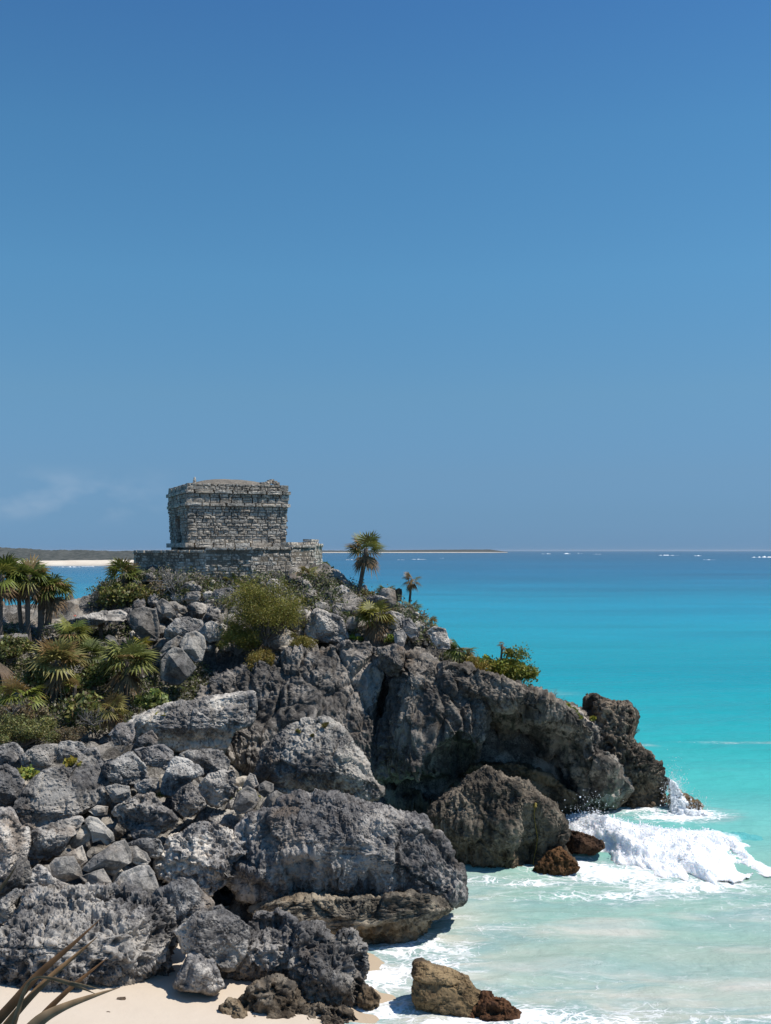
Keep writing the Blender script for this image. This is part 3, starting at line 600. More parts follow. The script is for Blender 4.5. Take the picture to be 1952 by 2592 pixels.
rock('grey triangular boulder tilted against the cliff, moss tufts on its top', "635,1985 662,1932 660,1900 690,1868 730,1840 765,1822 800,1816 832,1825 872,1855 892,1885 917,1920 937,1950 965,2005 950,2022 900,2032 840,2024 790,2022 720,2010 670,2000", 35.8, 1.5, 'rough', .20, 7, (1.05, 1.04, 1.02), facets=((-.25, -1.1, .7, .58), (1, -.8, .5, .70), (-1, -1, -.1, .66), (-.1, -1, -1, .60)), sq=.6, key='tri')
rock('long pale flat-topped ledge below the palms', "318,1880 330,1835 345,1815 400,1792 470,1778 520,1770 580,1760 640,1754 649,1775 650,1792 640,1832 620,1842 592,1852 582,1892 570,1908 500,1905 430,1898 380,1890", 37.2, 1.5, 'rough', .05, 7, (1.55, 1.53, 1.49), facets=((.1, -1.15, 1, .52), (.1, -1, -1.0, .45), (1, -1, 0, .75)), sq=.5, amp=.75)
rock('big leaning grey slab boulder left, its lower edge tilted to the left', "28,2050 48,2000 87,1968 112,1950 150,1943 195,1940 207,1913 225,1902 247,1902 257,1925 262,1947 277,1975 274,2000 282,2025 274,2042 230,2047 190,2064 150,2084 95,2097 47,2092", 31.6, 1.15, 'rough', .45, 7, (.95, .95, .95), facets=((.0, -1, .15, .55), (-.3, -1, -1, .7)), sq=.5, amp=.62)
rock('massive heavily pitted boulder lying on the sand at lower left', "-60,2335 0,2330 50,2300 60,2265 100,2244 140,2242 200,2250 260,2246 330,2250 360,2272 390,2288 422,2300 442,2330 444,2370 457,2390 452,2412 428,2440 430,2480 420,2520 330,2530 240,2546 120,2546 60,2530 30,2490 0,2450 -60,2440", 25.4, 2.0, 'pit', .45, 8, (1.05, 1.05, 1.06), facets=((-.05, -1.2, 1, .56), (.2, -1, -.3, .72), (1, -1, 0, .75), (0, -1, -1, .78)), sq=.55, amp=1.0)
rock('white speckled boulder full of holes, overhanging the dark cave', "403,2180 415,2150 430,2120 455,2108 490,2085 510,2080 560,2090 600,2110 627,2125 647,2145 622,2167 592,2182 582,2215 589,2232 560,2250 530,2267 490,2242 440,2227 408,2207", 29.3, 1.1, 'pit', .45, 7, (1.75, 1.73, 1.70), facets=((.3, -1, .4, .56), (-1, -1, -.2, .62), (.2, -1, -1, .66)), sq=.6, amp=.85)
rock('grey boulder behind the white speckled one, right of the dark cleft', "470,2095 500,2072 520,2040 545,2048 618,2058 624,2090 606,2112 560,2120 500,2115", 31.2, .8, 'rough', .4, 6, (1.1, 1.1, 1.1), sq=.65)
rock('jagged black honeycombed rock on the sand beside the surf', "575,2400 600,2360 635,2330 648,2310 700,2303 745,2330 760,2400 750,2460 735,2500 690,2490 640,2512 590,2505 572,2470", 25.8, 1.05, 'pit', .3, 7, (.82, .82, .84), sq=.68)
rock('jagged black rock with a raised horn, nearest to the waterline', "735,2400 760,2345 800,2345 832,2370 855,2385 868,2354 900,2354 912,2385 934,2394 932,2440 920,2480 925,2505 940,2530 905,2580 870,2612 800,2610 750,2550 738,2490", 25.0, 1.0, 'pit', .2, 7, (.78, .78, .78), sq=.66, amp=1.1)
rock('low dark rock with ochre underside at the bottom edge of the sand', "588,2560 612,2520 650,2500 700,2472 737,2500 772,2550 802,2580 800,2640 640,2640 600,2590", 24.1, .8, 'pit', .3, 6, (.62, .57, .50), sq=.66)
rock('small pitted stone at the foot of the low ochre rock', "560,2545 580,2530 600,2535 612,2560 640,2580 655,2600 630,2625 590,2600 565,2570", 23.6, .3, 'pit', .3, 5, (1.0, .88, .7), name='stone', cat='stone')
rock('small brown stone at the foot of the horned black rock', "905,2520 920,2495 945,2500 964,2525 957,2550 932,2562 908,2550", 24.6, .35, 'pit', .3, 5, (1.1, .95, .75), name='stone', cat='stone')
rock('lone brown triangular rock standing in the surf at the bottom', "1046,2520 1050,2440 1065,2433 1085,2445 1140,2460 1180,2475 1205,2505 1222,2515 1202,2545 1192,2575 1165,2592 1140,2575 1100,2572 1055,2570", 24.7, .75, 'strata', .2, 7, (1.18, 1.14, 1.04), mat=M_TIDE, facets=((.1, -1, -.2, .66), (.7, -1, .9, .62)), sq=.5, amp=.62)
rock('wet reddish rock awash beside the lone brown rock', "1185,2580 1200,2550 1222,2513 1255,2518 1290,2533 1322,2560 1320,2590 1280,2610 1220,2615", 24.2, .5, 'pit', .6, 6, (.75, .5, .42), mat=M_TIDE, sq=.7)
rock('dark red wet rock between the carved boulder and the breaking wave', "1412,2140 1430,2108 1447,2103 1500,2114 1527,2125 1530,2142 1500,2160 1440,2165", 36.7, .55, 'rough', .2, 6, (.46, .35, .34), mat=M_TIDE, sq=.68)
rock('low rock under white spray off the tip of the point', "1690,1985 1708,1986 1727,2008 1747,2018 1767,2023 1786,2045 1784,2075 1700,2080", 43.4, .7, 'pit', .3, 6, (1.6, 1.45, 1.25), mat=M_TIDE, sq=.7)
rock('rust coloured weedy foot rock at the base of the carved boulder', "1352,2215 1365,2180 1390,2155 1415,2145 1440,2165 1468,2192 1440,2215 1395,2225", 35.2, .5, 'pit', .3, 6, (.62, .43, .31), mat=M_TIDE, sq=.7)
# --- boulder slope on the left
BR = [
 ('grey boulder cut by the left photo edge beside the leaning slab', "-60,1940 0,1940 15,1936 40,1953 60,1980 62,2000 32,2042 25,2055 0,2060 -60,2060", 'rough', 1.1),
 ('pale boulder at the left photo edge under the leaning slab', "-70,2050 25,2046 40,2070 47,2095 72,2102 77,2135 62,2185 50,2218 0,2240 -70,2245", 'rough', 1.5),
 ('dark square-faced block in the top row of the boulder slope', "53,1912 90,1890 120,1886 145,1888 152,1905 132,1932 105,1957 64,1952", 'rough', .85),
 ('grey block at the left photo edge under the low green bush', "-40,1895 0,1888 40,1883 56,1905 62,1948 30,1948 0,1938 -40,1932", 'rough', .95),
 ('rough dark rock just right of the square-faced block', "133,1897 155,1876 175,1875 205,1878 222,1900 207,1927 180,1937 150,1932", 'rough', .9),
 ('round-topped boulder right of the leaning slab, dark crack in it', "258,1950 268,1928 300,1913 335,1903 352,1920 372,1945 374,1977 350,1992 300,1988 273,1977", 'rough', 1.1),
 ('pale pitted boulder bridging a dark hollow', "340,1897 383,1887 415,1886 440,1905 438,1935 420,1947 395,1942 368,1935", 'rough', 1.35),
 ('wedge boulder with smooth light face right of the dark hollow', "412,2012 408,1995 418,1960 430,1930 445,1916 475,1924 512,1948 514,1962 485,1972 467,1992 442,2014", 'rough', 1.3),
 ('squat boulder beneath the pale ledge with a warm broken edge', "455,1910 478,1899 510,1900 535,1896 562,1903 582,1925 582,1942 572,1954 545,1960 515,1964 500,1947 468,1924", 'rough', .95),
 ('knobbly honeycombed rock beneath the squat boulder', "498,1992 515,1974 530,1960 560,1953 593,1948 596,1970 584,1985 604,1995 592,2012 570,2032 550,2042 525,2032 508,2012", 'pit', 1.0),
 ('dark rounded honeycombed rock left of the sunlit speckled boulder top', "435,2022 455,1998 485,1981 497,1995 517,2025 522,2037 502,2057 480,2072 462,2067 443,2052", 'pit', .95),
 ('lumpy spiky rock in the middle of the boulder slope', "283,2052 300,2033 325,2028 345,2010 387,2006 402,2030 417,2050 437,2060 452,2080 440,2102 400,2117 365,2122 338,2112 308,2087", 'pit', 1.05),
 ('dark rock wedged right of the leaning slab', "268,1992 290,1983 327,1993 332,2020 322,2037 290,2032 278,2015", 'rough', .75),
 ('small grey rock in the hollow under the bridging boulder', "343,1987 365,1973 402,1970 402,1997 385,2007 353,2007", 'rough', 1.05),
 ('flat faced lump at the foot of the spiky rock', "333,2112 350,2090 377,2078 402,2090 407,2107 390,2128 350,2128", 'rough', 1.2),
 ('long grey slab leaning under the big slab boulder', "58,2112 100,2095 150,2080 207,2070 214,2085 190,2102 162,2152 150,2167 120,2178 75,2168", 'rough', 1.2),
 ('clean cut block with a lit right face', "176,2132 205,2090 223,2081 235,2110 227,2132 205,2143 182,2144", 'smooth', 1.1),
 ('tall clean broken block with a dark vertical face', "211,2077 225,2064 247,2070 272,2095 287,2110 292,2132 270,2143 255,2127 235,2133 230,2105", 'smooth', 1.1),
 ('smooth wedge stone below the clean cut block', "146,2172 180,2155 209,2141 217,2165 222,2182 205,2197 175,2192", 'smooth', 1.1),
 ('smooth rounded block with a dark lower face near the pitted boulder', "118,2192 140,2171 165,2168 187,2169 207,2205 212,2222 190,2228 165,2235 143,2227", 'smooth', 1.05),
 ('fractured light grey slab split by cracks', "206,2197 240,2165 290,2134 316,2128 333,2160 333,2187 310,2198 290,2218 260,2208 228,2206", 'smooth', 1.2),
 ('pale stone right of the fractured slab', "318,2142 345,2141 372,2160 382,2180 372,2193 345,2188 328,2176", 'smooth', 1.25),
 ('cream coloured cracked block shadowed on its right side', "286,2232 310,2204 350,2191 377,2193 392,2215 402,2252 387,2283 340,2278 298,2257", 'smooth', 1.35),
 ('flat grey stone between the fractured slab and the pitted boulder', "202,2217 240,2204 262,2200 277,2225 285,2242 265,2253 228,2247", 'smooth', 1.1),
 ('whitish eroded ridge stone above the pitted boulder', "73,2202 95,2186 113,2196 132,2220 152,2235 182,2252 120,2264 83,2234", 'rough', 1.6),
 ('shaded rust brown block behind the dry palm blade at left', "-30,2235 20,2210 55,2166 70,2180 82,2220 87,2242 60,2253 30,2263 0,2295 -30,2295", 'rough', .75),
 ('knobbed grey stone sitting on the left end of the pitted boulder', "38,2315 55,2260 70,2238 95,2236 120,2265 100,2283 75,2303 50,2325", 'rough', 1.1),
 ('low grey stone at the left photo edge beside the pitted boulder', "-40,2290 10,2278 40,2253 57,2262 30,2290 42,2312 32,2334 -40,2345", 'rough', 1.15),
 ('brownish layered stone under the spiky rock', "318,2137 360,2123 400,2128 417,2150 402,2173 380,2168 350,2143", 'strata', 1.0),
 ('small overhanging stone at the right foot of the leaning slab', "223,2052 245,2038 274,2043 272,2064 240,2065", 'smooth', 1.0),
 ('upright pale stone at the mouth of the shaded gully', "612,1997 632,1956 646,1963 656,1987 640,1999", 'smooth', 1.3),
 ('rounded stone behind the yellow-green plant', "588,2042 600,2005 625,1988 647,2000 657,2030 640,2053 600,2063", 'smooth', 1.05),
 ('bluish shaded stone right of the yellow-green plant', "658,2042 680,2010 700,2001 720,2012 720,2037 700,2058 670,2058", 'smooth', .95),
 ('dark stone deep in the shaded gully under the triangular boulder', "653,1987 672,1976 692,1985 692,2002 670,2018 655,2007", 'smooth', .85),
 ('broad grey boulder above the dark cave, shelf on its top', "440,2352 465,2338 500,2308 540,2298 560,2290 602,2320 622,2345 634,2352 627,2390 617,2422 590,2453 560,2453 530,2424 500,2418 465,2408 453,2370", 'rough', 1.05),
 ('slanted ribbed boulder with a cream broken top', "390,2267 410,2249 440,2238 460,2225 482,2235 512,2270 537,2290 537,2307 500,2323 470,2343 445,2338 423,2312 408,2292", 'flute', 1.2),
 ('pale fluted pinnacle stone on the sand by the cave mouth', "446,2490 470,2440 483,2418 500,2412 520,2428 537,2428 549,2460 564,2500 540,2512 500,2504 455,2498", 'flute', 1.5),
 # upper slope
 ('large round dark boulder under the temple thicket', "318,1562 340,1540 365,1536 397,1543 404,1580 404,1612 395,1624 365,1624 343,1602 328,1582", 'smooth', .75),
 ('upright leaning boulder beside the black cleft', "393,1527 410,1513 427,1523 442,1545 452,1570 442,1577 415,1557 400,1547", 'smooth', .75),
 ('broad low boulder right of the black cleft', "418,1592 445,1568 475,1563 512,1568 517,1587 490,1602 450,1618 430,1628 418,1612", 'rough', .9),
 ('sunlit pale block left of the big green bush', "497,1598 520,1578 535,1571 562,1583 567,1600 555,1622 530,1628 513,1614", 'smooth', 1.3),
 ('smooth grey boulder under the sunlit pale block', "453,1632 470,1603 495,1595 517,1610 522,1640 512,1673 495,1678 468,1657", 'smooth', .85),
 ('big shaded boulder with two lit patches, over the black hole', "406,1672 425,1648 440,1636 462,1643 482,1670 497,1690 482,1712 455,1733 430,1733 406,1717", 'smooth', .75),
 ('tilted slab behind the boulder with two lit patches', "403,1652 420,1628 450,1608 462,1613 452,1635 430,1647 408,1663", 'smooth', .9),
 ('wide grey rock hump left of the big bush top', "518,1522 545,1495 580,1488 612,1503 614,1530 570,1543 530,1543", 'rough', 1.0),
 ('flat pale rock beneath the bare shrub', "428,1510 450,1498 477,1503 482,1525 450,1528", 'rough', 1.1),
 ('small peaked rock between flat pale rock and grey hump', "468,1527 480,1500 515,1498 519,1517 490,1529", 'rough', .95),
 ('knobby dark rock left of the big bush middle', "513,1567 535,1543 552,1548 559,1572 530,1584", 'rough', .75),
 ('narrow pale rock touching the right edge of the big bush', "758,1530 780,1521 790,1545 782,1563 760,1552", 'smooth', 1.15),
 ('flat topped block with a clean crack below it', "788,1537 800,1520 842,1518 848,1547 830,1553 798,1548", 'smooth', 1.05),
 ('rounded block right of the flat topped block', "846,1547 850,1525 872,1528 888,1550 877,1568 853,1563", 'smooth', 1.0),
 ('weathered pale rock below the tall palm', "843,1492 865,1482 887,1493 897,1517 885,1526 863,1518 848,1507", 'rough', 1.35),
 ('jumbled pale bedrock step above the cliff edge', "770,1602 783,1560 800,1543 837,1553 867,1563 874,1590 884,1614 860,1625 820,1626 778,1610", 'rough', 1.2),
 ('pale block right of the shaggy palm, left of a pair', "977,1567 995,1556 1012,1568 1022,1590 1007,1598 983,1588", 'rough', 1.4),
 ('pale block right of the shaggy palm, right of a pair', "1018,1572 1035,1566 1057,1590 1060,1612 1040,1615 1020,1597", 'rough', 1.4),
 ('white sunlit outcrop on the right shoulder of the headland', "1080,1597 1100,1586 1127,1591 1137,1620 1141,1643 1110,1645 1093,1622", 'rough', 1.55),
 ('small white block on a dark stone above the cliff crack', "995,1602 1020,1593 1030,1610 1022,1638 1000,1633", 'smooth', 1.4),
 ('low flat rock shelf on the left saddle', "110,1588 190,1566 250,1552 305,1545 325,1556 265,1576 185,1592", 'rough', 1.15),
 ('pale flat stone in the scrub at the left photo edge', "-20,1612 40,1603 70,1606 74,1625 30,1632 -20,1632", 'smooth', 1.3),
 ('white crusted stone under the palm with the dead skirt', "276,1858 300,1834 336,1830 343,1860 332,1888 290,1888", 'rough', 1.8),
 ('grey stone wedged under the left end of the pale ledge', "330,1900 350,1868 385,1850 400,1870 395,1900", 'rough', 1.1),
 ('small dark stone left of the round dark boulder', "266,1612 275,1606 290,1612 300,1630 282,1638 268,1628", 'smooth', .9),
]
for lab, poly, sty, t in BR:
    P = parse(poly); big = np.ptp(P[:, 0])*np.ptp(P[:, 1])
    r3 = random.uniform(-.02, .03)
    stone = 'stone' in lab
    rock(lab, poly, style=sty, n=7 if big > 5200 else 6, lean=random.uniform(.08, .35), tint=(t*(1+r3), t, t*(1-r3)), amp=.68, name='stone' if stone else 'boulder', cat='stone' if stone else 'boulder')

rock(None, "1405,1772 1445,1790 1482,1806 1500,1818 1535,1850 1570,1905 1560,1960 1510,1990 1450,1930 1410,1840", 44.3, 1.2, 'pit', .1, 7, (1.0, .97, .92), facets=((.6, -1, .5, .72),), sq=.55, **CK)
rock('dark pitted rock cut by the bottom photo edge below the horned black rock', "670,2585 730,2545 800,2540 870,2556 925,2590 930,2640 860,2690 720,2690 670,2640", 23.9, .8, 'pit', .25, 7, (.78, .74, .68), sq=.6)
# small rubble stones lying between the boulders
rr_ = np.random.default_rng(5); cnt = 0
base_st = []
for k in range(12):
    ang = np.linspace(0, 2*math.pi, 9)[:-1]; pl = np.c_[np.cos(ang)*rr_.uniform(.75, 1.15, 8), np.sin(ang)*rr_.uniform(.6, 1.0, 8)]
    V, Fa, o = rock_mesh(np.c_[pl[:, 0]*F/30*.5+CU, pl[:, 1]*F/30*.5+HV], 30, .42*rr_.uniform(.7, 1.2), ('smooth', 'rough', 'smooth', 'pit')[k % 4], .2, 5, 900+k, sq=.7)
    base_st.append((V-o, Fa))
def rubble(n, us_, vs_, lab, grp, smin, smax):
    made = []
    for k in range(n):
        p = on_hill(rr_.uniform(*us_), rr_.uniform(*vs_))
        if p is None: continue
        V, Fa = base_st[k % 12]; sc_ = smin+(smax-smin)*rr_.random()**2
        if len(made) < 12: o = mesh_np('stone', V, Fa, M_SMOOTH if k % 4 in (0, 2) else M_ROCK)
        else: o = made[k % len(made)].copy(); COL.objects.link(o)
        o.location = p+np.array((0, -.15, .12*sc_)); o.scale = (sc_*rr_.uniform(.7, 1.35), sc_, sc_*rr_.uniform(.65, 1.1)); o.rotation_euler = (rr_.uniform(-.5, .5), rr_.uniform(-.5, .5), rr_.uniform(0, 6.28))
        t = rr_.uniform(.8, 1.5); o.color = (t, t*.985, t*.96, 1); tag(o, lab, 'stone', grp); made.append(o)
rubble(130, (20, 620), (1930, 2290), 'loose grey stone wedged among the boulders of the slope', 'loose stones between the boulders', .25, 1.0)
rubble(170, (330, 1120), (1480, 1650), 'loose pale stone among the scrub on top of the headland', 'loose stones on the headland top', .3, 1.15)
rubble(16, (0, 400), (1560, 1640), 'loose stone on the rocky saddle under the palms', 'loose stones on the saddle', .3, .7)

# debris on the sand
def sandpt(u, v):
    Y = (CAMZ-.45)*F/(v-HV); return np.array(((u-CU)/F*Y, Y, -.105*((u-CU)/F*Y+.3)))
for lab, u, v, sc_, q in (('small dark lump of driftwood on the sand below the pitted boulder', 307, 2549, .26, 0), ('tiny grey pebble on the sand near the bottom edge', 273, 2583, .11, 1)):
    p = sandpt(u, v); V, Fa = base_st[q+2]; o = mesh_np('pebble', V*np.array((1, .7, .5)), Fa, M_ROCK); o.location = p+np.array((0, 0, .05*sc_)); o.scale = (sc_,)*3; tag(o, lab, 'pebble'); o.color = (.9, .8, .7, 1)

# ------------------------------------------------------------------ temple
def stone_block(mb, c, ax, ay, az, hx, hy, hz_, r, col):
    """rounded irregular block: 8 corners bevelled by jitter, front face slightly domed"""
    V = []
    for sx_ in (-1, 1):
        for sy in (-1, 1):
            for sz_ in (-1, 1):
                V.append(c+ax*hx*sx_*(1-r.uniform(.0, .16))+ay*hy*sy+az*hz_*sz_*(1-r.uniform(.0, .2)))
    fc = c-ay*(hy+r.uniform(.005, .035)) + ax*hx*r.uniform(-.3, .3) + az*hz_*r.uniform(-.3, .3)
    V.append(fc)
    idx = {(a, b, d): (a*4+b*2+d) for a in (0, 1) for b in (0, 1) for d in (0, 1)}
    f = lambda *q: tuple(idx[t] for t in q)
    A0 = f((0, 0, 0), (1, 0, 0), (1, 0, 1), (0, 0, 1))
    Fs = [(A0[i], A0[(i+1) % 4], 8) for i in range(4)] + [f((0, 1, 0), (0, 1, 1), (1, 1, 1), (1, 1, 0)), f((0, 0, 0), (0, 0, 1), (0, 1, 1), (0, 1, 0)), f((1, 0, 0), (1, 1, 0), (1, 1, 1), (1, 0, 1)), f((0, 0, 1), (1, 0, 1), (1, 1, 1), (0, 1, 1)), f((0, 0, 0), (0, 1, 0), (1, 1, 0), (1, 0, 0))]
    mb.add(V, Fs, col)
def courses(mb, p0, p1, z0, z1, ch, lw, r, prot=.0, out=None, skip=None, flare=0.0, thick=.16, bright=(.82, 1.18), cw=.75):
    """lay courses of stones on the line p0->p1 (2-D), outward normal out"""
    p0, p1 = np.array(p0, float), np.array(p1, float); d = p1-p0; L = np.linalg.norm(d); d /= L
    out = np.array(out if out is not None else (d[1], -d[0]))
    z = z0; ax = np.array((*d, 0)); ay = np.array((-out[0], -out[1], 0)); az = np.array((0, 0, 1.))
    while z < z1-.03:
        h = min(ch*r.uniform(.62, 1.45), z1-z)
        if z1-z-h < .05: h = z1-z
        s = -r.uniform(0, .1)
        while s < L:
            w = lw*r.uniform(.45, 1.6); e = min(s+w, L+.03)
            hh = h
            if e-s > .05 and not (skip and skip((s+e)/2, z+h/2)):
                k = (z-z0)/(z1-z0+1e-6)
                off = prot+flare*k+r.uniform(-.01, .055)
                c2 = p0+d*(s+e)/2+out*(off-thick)
                b = r.uniform(*bright); t = r.uniform(-.03, .05); col = (b*(1+t), b, b*(1-t))
                if r.random() < .25 and h > .16:      # two thin stones stacked
                    for q in (-.25, .25):
                        stone_block(mb, np.array((c2[0], c2[1], z+h/2+q*h)), ax, ay, az, (e-s)/2-.012, thick, h*.24, r, np.array(col)*r.uniform(.85, 1.15))
                else: stone_block(mb, np.array((c2[0], c2[1], z+h/2)), ax, ay, az, (e-s)/2-.006, thick, h/2-.004, r, col)
            s = e
        z += h
TR = np.random.default_rng(21)
A0 = W3(478.5, 1380, 50.0); tx = np.array((.925, .38)); ty = np.array((-.38, .925)); n_ = np.linalg.norm(tx); tx /= n_; ty /= n_
LW, LD = 4.9, 4.8; ZB = A0[2]
def T2(a, b): return A0[:2]+tx*a+ty*b
temple = thing('stone_temple', (*T2(LW/2, LD/2), ZB), 'small square grey stone temple ruin on top of the headland', 'temple')
corners = [T2(0, 0), T2(LW, 0), T2(LW, LD), T2(0, LD)]; outs = [-ty, tx, ty, -tx]
ZW = ZB+1.92; Z1, Z2, Z3 = ZW+.17, ZW+.62, ZW+.80
ZTOP = ZW+1.12
def box_np(mb, a0, a1, b0, b1, z0, z1, col):
    V = [np.array((*T2(a, b), z)) for z in (z0, z1) for a, b in ((a0, b0), (a1, b0), (a1, b1), (a0, b1))]
    mb.add(V, [(0, 3, 2, 1), (4, 5, 6, 7), (0, 1, 5, 4), (1, 2, 6, 5), (2, 3, 7, 6), (3, 0, 4, 7)], col)
mb = MB(); mc = (.75, .72, .70)
# core with a real doorway in the left side (recess 1.1 m deep)
DW0, DW1, DZ = 1.75, 2.95, ZB+1.45
box_np(mb, 1.3, LW-.02, .02, LD-.02, ZB-.3, ZTOP-.1, mc); box_np(mb, .02, 1.298, .02, DW0, ZB-.3, ZTOP-.1, mc); box_np(mb, .02, 1.298, DW1, LD-.02, ZB-.3, ZTOP-.1, mc); box_np(mb, .02, 1.298, DW0+.002, DW1-.002, DZ, ZTOP-.1, mc)
for i in range(4):
    q0, q1 = corners[i], corners[(i+1) % 4]
    sk = (lambda s, z: LD-DW1-.05 < s < LD-DW0+.05 and z < DZ) if i == 3 else (lambda s, z: i == 0 and abs(s-3.05) < .07 and abs(z-(ZW-.17)) < .06)
    courses(mb, q0, q1, ZB+.12, ZW, .145, .31, TR, out=outs[i], skip=sk, flare=.10)
mb.build('wall', M_STONE, temple)
mb = MB()
for i in range(4):
    d = outs[i]; e = tx if i in (0, 2) else ty
    q0, q1 = corners[i], corners[(i+1) % 4]
    courses(mb, q0-outs[(i+3) % 4]*-.16, q1+outs[(i+1) % 4]*.16, ZB-.12, ZB+.13, .24, .7, TR, prot=.20, out=outs[i], thick=.2, bright=(1.0, 1.4))
mb.build('plinth', M_STONE, temple)
for nm, za, zb, pr, lw, br in (('cornice', ZW, Z1, .18, .62, (.95, 1.4)), ('frieze', Z1, Z2, .10, .42, (.8, 1.2)), ('cornice', Z2, Z3, .19, .66, (.95, 1.4)), ('parapet', Z3, ZTOP, .10, .34, (.8, 1.25))):
    mb = MB()
    for i in range(4):
        q0, q1 = corners[i], corners[(i+1) % 4]
        courses(mb, q0+outs[(i+3) % 4]*pr*.9, q1+outs[(i+1) % 4]*pr*.9, za, zb, (zb-za) if nm == 'cornice' else .22, lw, TR, prot=pr, out=outs[i], thick=.2, bright=br, flare=-.10 if nm == 'parapet' else 0)
    mb.build(nm, M_STONE, temple)
n1 = 70; ga, gb = np.meshgrid(np.linspace(-.05, LW+.05, n1), np.linspace(-.05, LD+.05, n1)); da = (ga-LW/2)/(LW/2); db = (gb-LD/2)/(LD/2)
rz = ZTOP-.06+.42*np.clip(1-np.abs(da)**2.4, 0, 1)*np.clip(1-np.abs(db)**2.6, 0, 1)**.8
RP = np.c_[(A0[0]+tx[0]*ga+ty[0]*gb).ravel(), (A0[1]+tx[1]*ga+ty[1]*gb).ravel(), rz.ravel()]; RP[:, 2] += .05*fbm(RP*1.6, 5, 70)
mesh_np('roof', RP, gridfaces(n1, n1), M_PLASTER, temple, True, np.full((len(RP), 3), 1.0), np.array(temple.location))
mb = MB()
c0 = np.array((*T2(.35, .35), ZTOP+.12)); V = [c0+np.array((math.cos(t)*r_, math.sin(t)*r_, z)) for z, r_ in ((-.2, .10), (.05, .075), (.2, .035)) for t in np.linspace(0, 2*math.pi, 7)[:-1]]
mb.add(V, [(i*6+j, i*6+(j+1) % 6, i*6+6+(j+1) % 6, i*6+6+j) for i in range(2) for j in range(6)]+[tuple(12+j for j in range(6))], (1.1, 1.1, 1.1)); mb.build('finial', M_STONE, temple)
mb = MB()
for k in range(7):
    stone_block(mb, np.array((*T2(LW-.35-k*.13, .25+.15*TR.random()), ZTOP+.06+.16*math.exp(-((k-2.2)/1.4)**2))), np.array((*tx, 0)), np.array((*ty, 0)), np.array((0, 0, 1.)), .11, .13, .10, TR, (1.2, 1.15, 1.1))
mb.build('loose_stone_heap', M_STONE, temple)

# platform under the temple
PP = [(337, 54.0, 10.98), (341, 50.6, 10.98), (420, 48.8, 11.02), (520, 48.2, 11.10), (640, 48.4, 11.17), (740, 49.4, 11.25), (800, 50.8, 11.33), (817, 52.6, 11.33), (812, 55.0, 11.3)]
pl = [np.array(((u-CU)/F*Y, Y, z)) for u, Y, z in PP]
plat = thing('stone_platform', (np.mean([p[0] for p in pl]), 52, 9.6), 'low rubble stone platform wall carrying the temple', 'platform')
mb = MB(); cb = MB()
for i in range(len(pl)-1):
    a, b_ = pl[i], pl[i+1]; d = b_[:2]-a[:2]; d /= np.linalg.norm(d); o2 = np.array((d[1], -d[0]))
    top = (a[2]+b_[2])/2+TR.uniform(-.03, .04)
    courses(mb, a[:2], b_[:2], 9.2, top-.14, .17, .34, TR, out=o2, flare=-.10, bright=(.9, 1.3))
    courses(cb, a[:2], b_[:2], top-.15, top+.0, .15, .55, TR, out=o2, prot=.0, thick=.25, bright=(1.0, 1.35))
    if i in (5, 6, 7): courses(cb, a[:2]-o2*.25, b_[:2]-o2*.25, top-.02, top+(.22 if i == 6 else .12), .14, .4, TR, out=o2, thick=.22, bright=(1.05, 1.4))
mb.build('wall', M_STONE, plat); cb.build('coping', M_STONE, plat)
inner = [p[:2]-(p[:2]-np.array((-8.2, 52.5)))*.012 for p in pl]
back = [np.array((-4.2, 57.5)), np.array((-12.4, 57.2))]
ring = inner+back; zt = [p[2]-.06 for p in pl]+[11.2, 11.0]
V = [np.array((*q, z)) for q, z in zip(ring, zt)]+[np.array((*q, 8.8)) for q in ring]; nr = len(ring)
fm = MB(); fm.add(V, [tuple(range(nr))]+[(i, nr+i, nr+(i+1) % nr, (i+1) % nr) for i in range(nr)], (1.0, .96, .9)); fm.build('paving', M_PLASTER, plat)

# ------------------------------------------------------------------ plants
GREEN = [(.085, .125, .028), (.110, .150, .035), (.065, .100, .025), (.15, .17, .045)]
def fan_leaf(mb, base, d, R, r, col, nseg=15, spread=2.2, droop=.35, pet=.5, width=.08):
    col = np.asarray(col)*np.array((1.6, 1.42, 1.15)); d = np.asarray(d, float); d /= np.linalg.norm(d); hub = base+d*R*pet
    hub = hub+np.array((0, 0, -.08*R))
    side = np.cross(d, (0, 0, 1.)); side /= np.linalg.norm(side)+1e-6
    side = side*math.cos(.3)+np.cross(side, d)*r.uniform(-.5, .5); side /= np.linalg.norm(side)
    pc = np.array(col)*.9; w = .012*R+.004
    mb.add([base-side*w, base+side*w, hub+side*w*.7, hub-side*w*.7], [(0, 1, 2, 3)], pc)
    for a in np.linspace(-spread, spread, nseg):
        a += r.uniform(-.05, .05); L = R*(1-pet*.35)*r.uniform(.85, 1.05)*(1-.18*abs(a)/spread)
        t = d*math.cos(a)+side*math.sin(a); nrm = np.cross(t, np.cross(d, side)); nrm /= np.linalg.norm(nrm)+1e-6
        m_ = hub+t*L*.5+np.array((0, 0, -droop*L*.10)); e = hub+t*L+np.array((0, 0, -droop*L*r.uniform(.35, .75)))
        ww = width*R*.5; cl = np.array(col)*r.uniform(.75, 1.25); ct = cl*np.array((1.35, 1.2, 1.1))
        mb.add([hub, m_-nrm*ww, m_+nrm*ww, e], [(0, 1, 2), (1, 3, 2)], np.array([cl*.8, cl, cl, ct]))
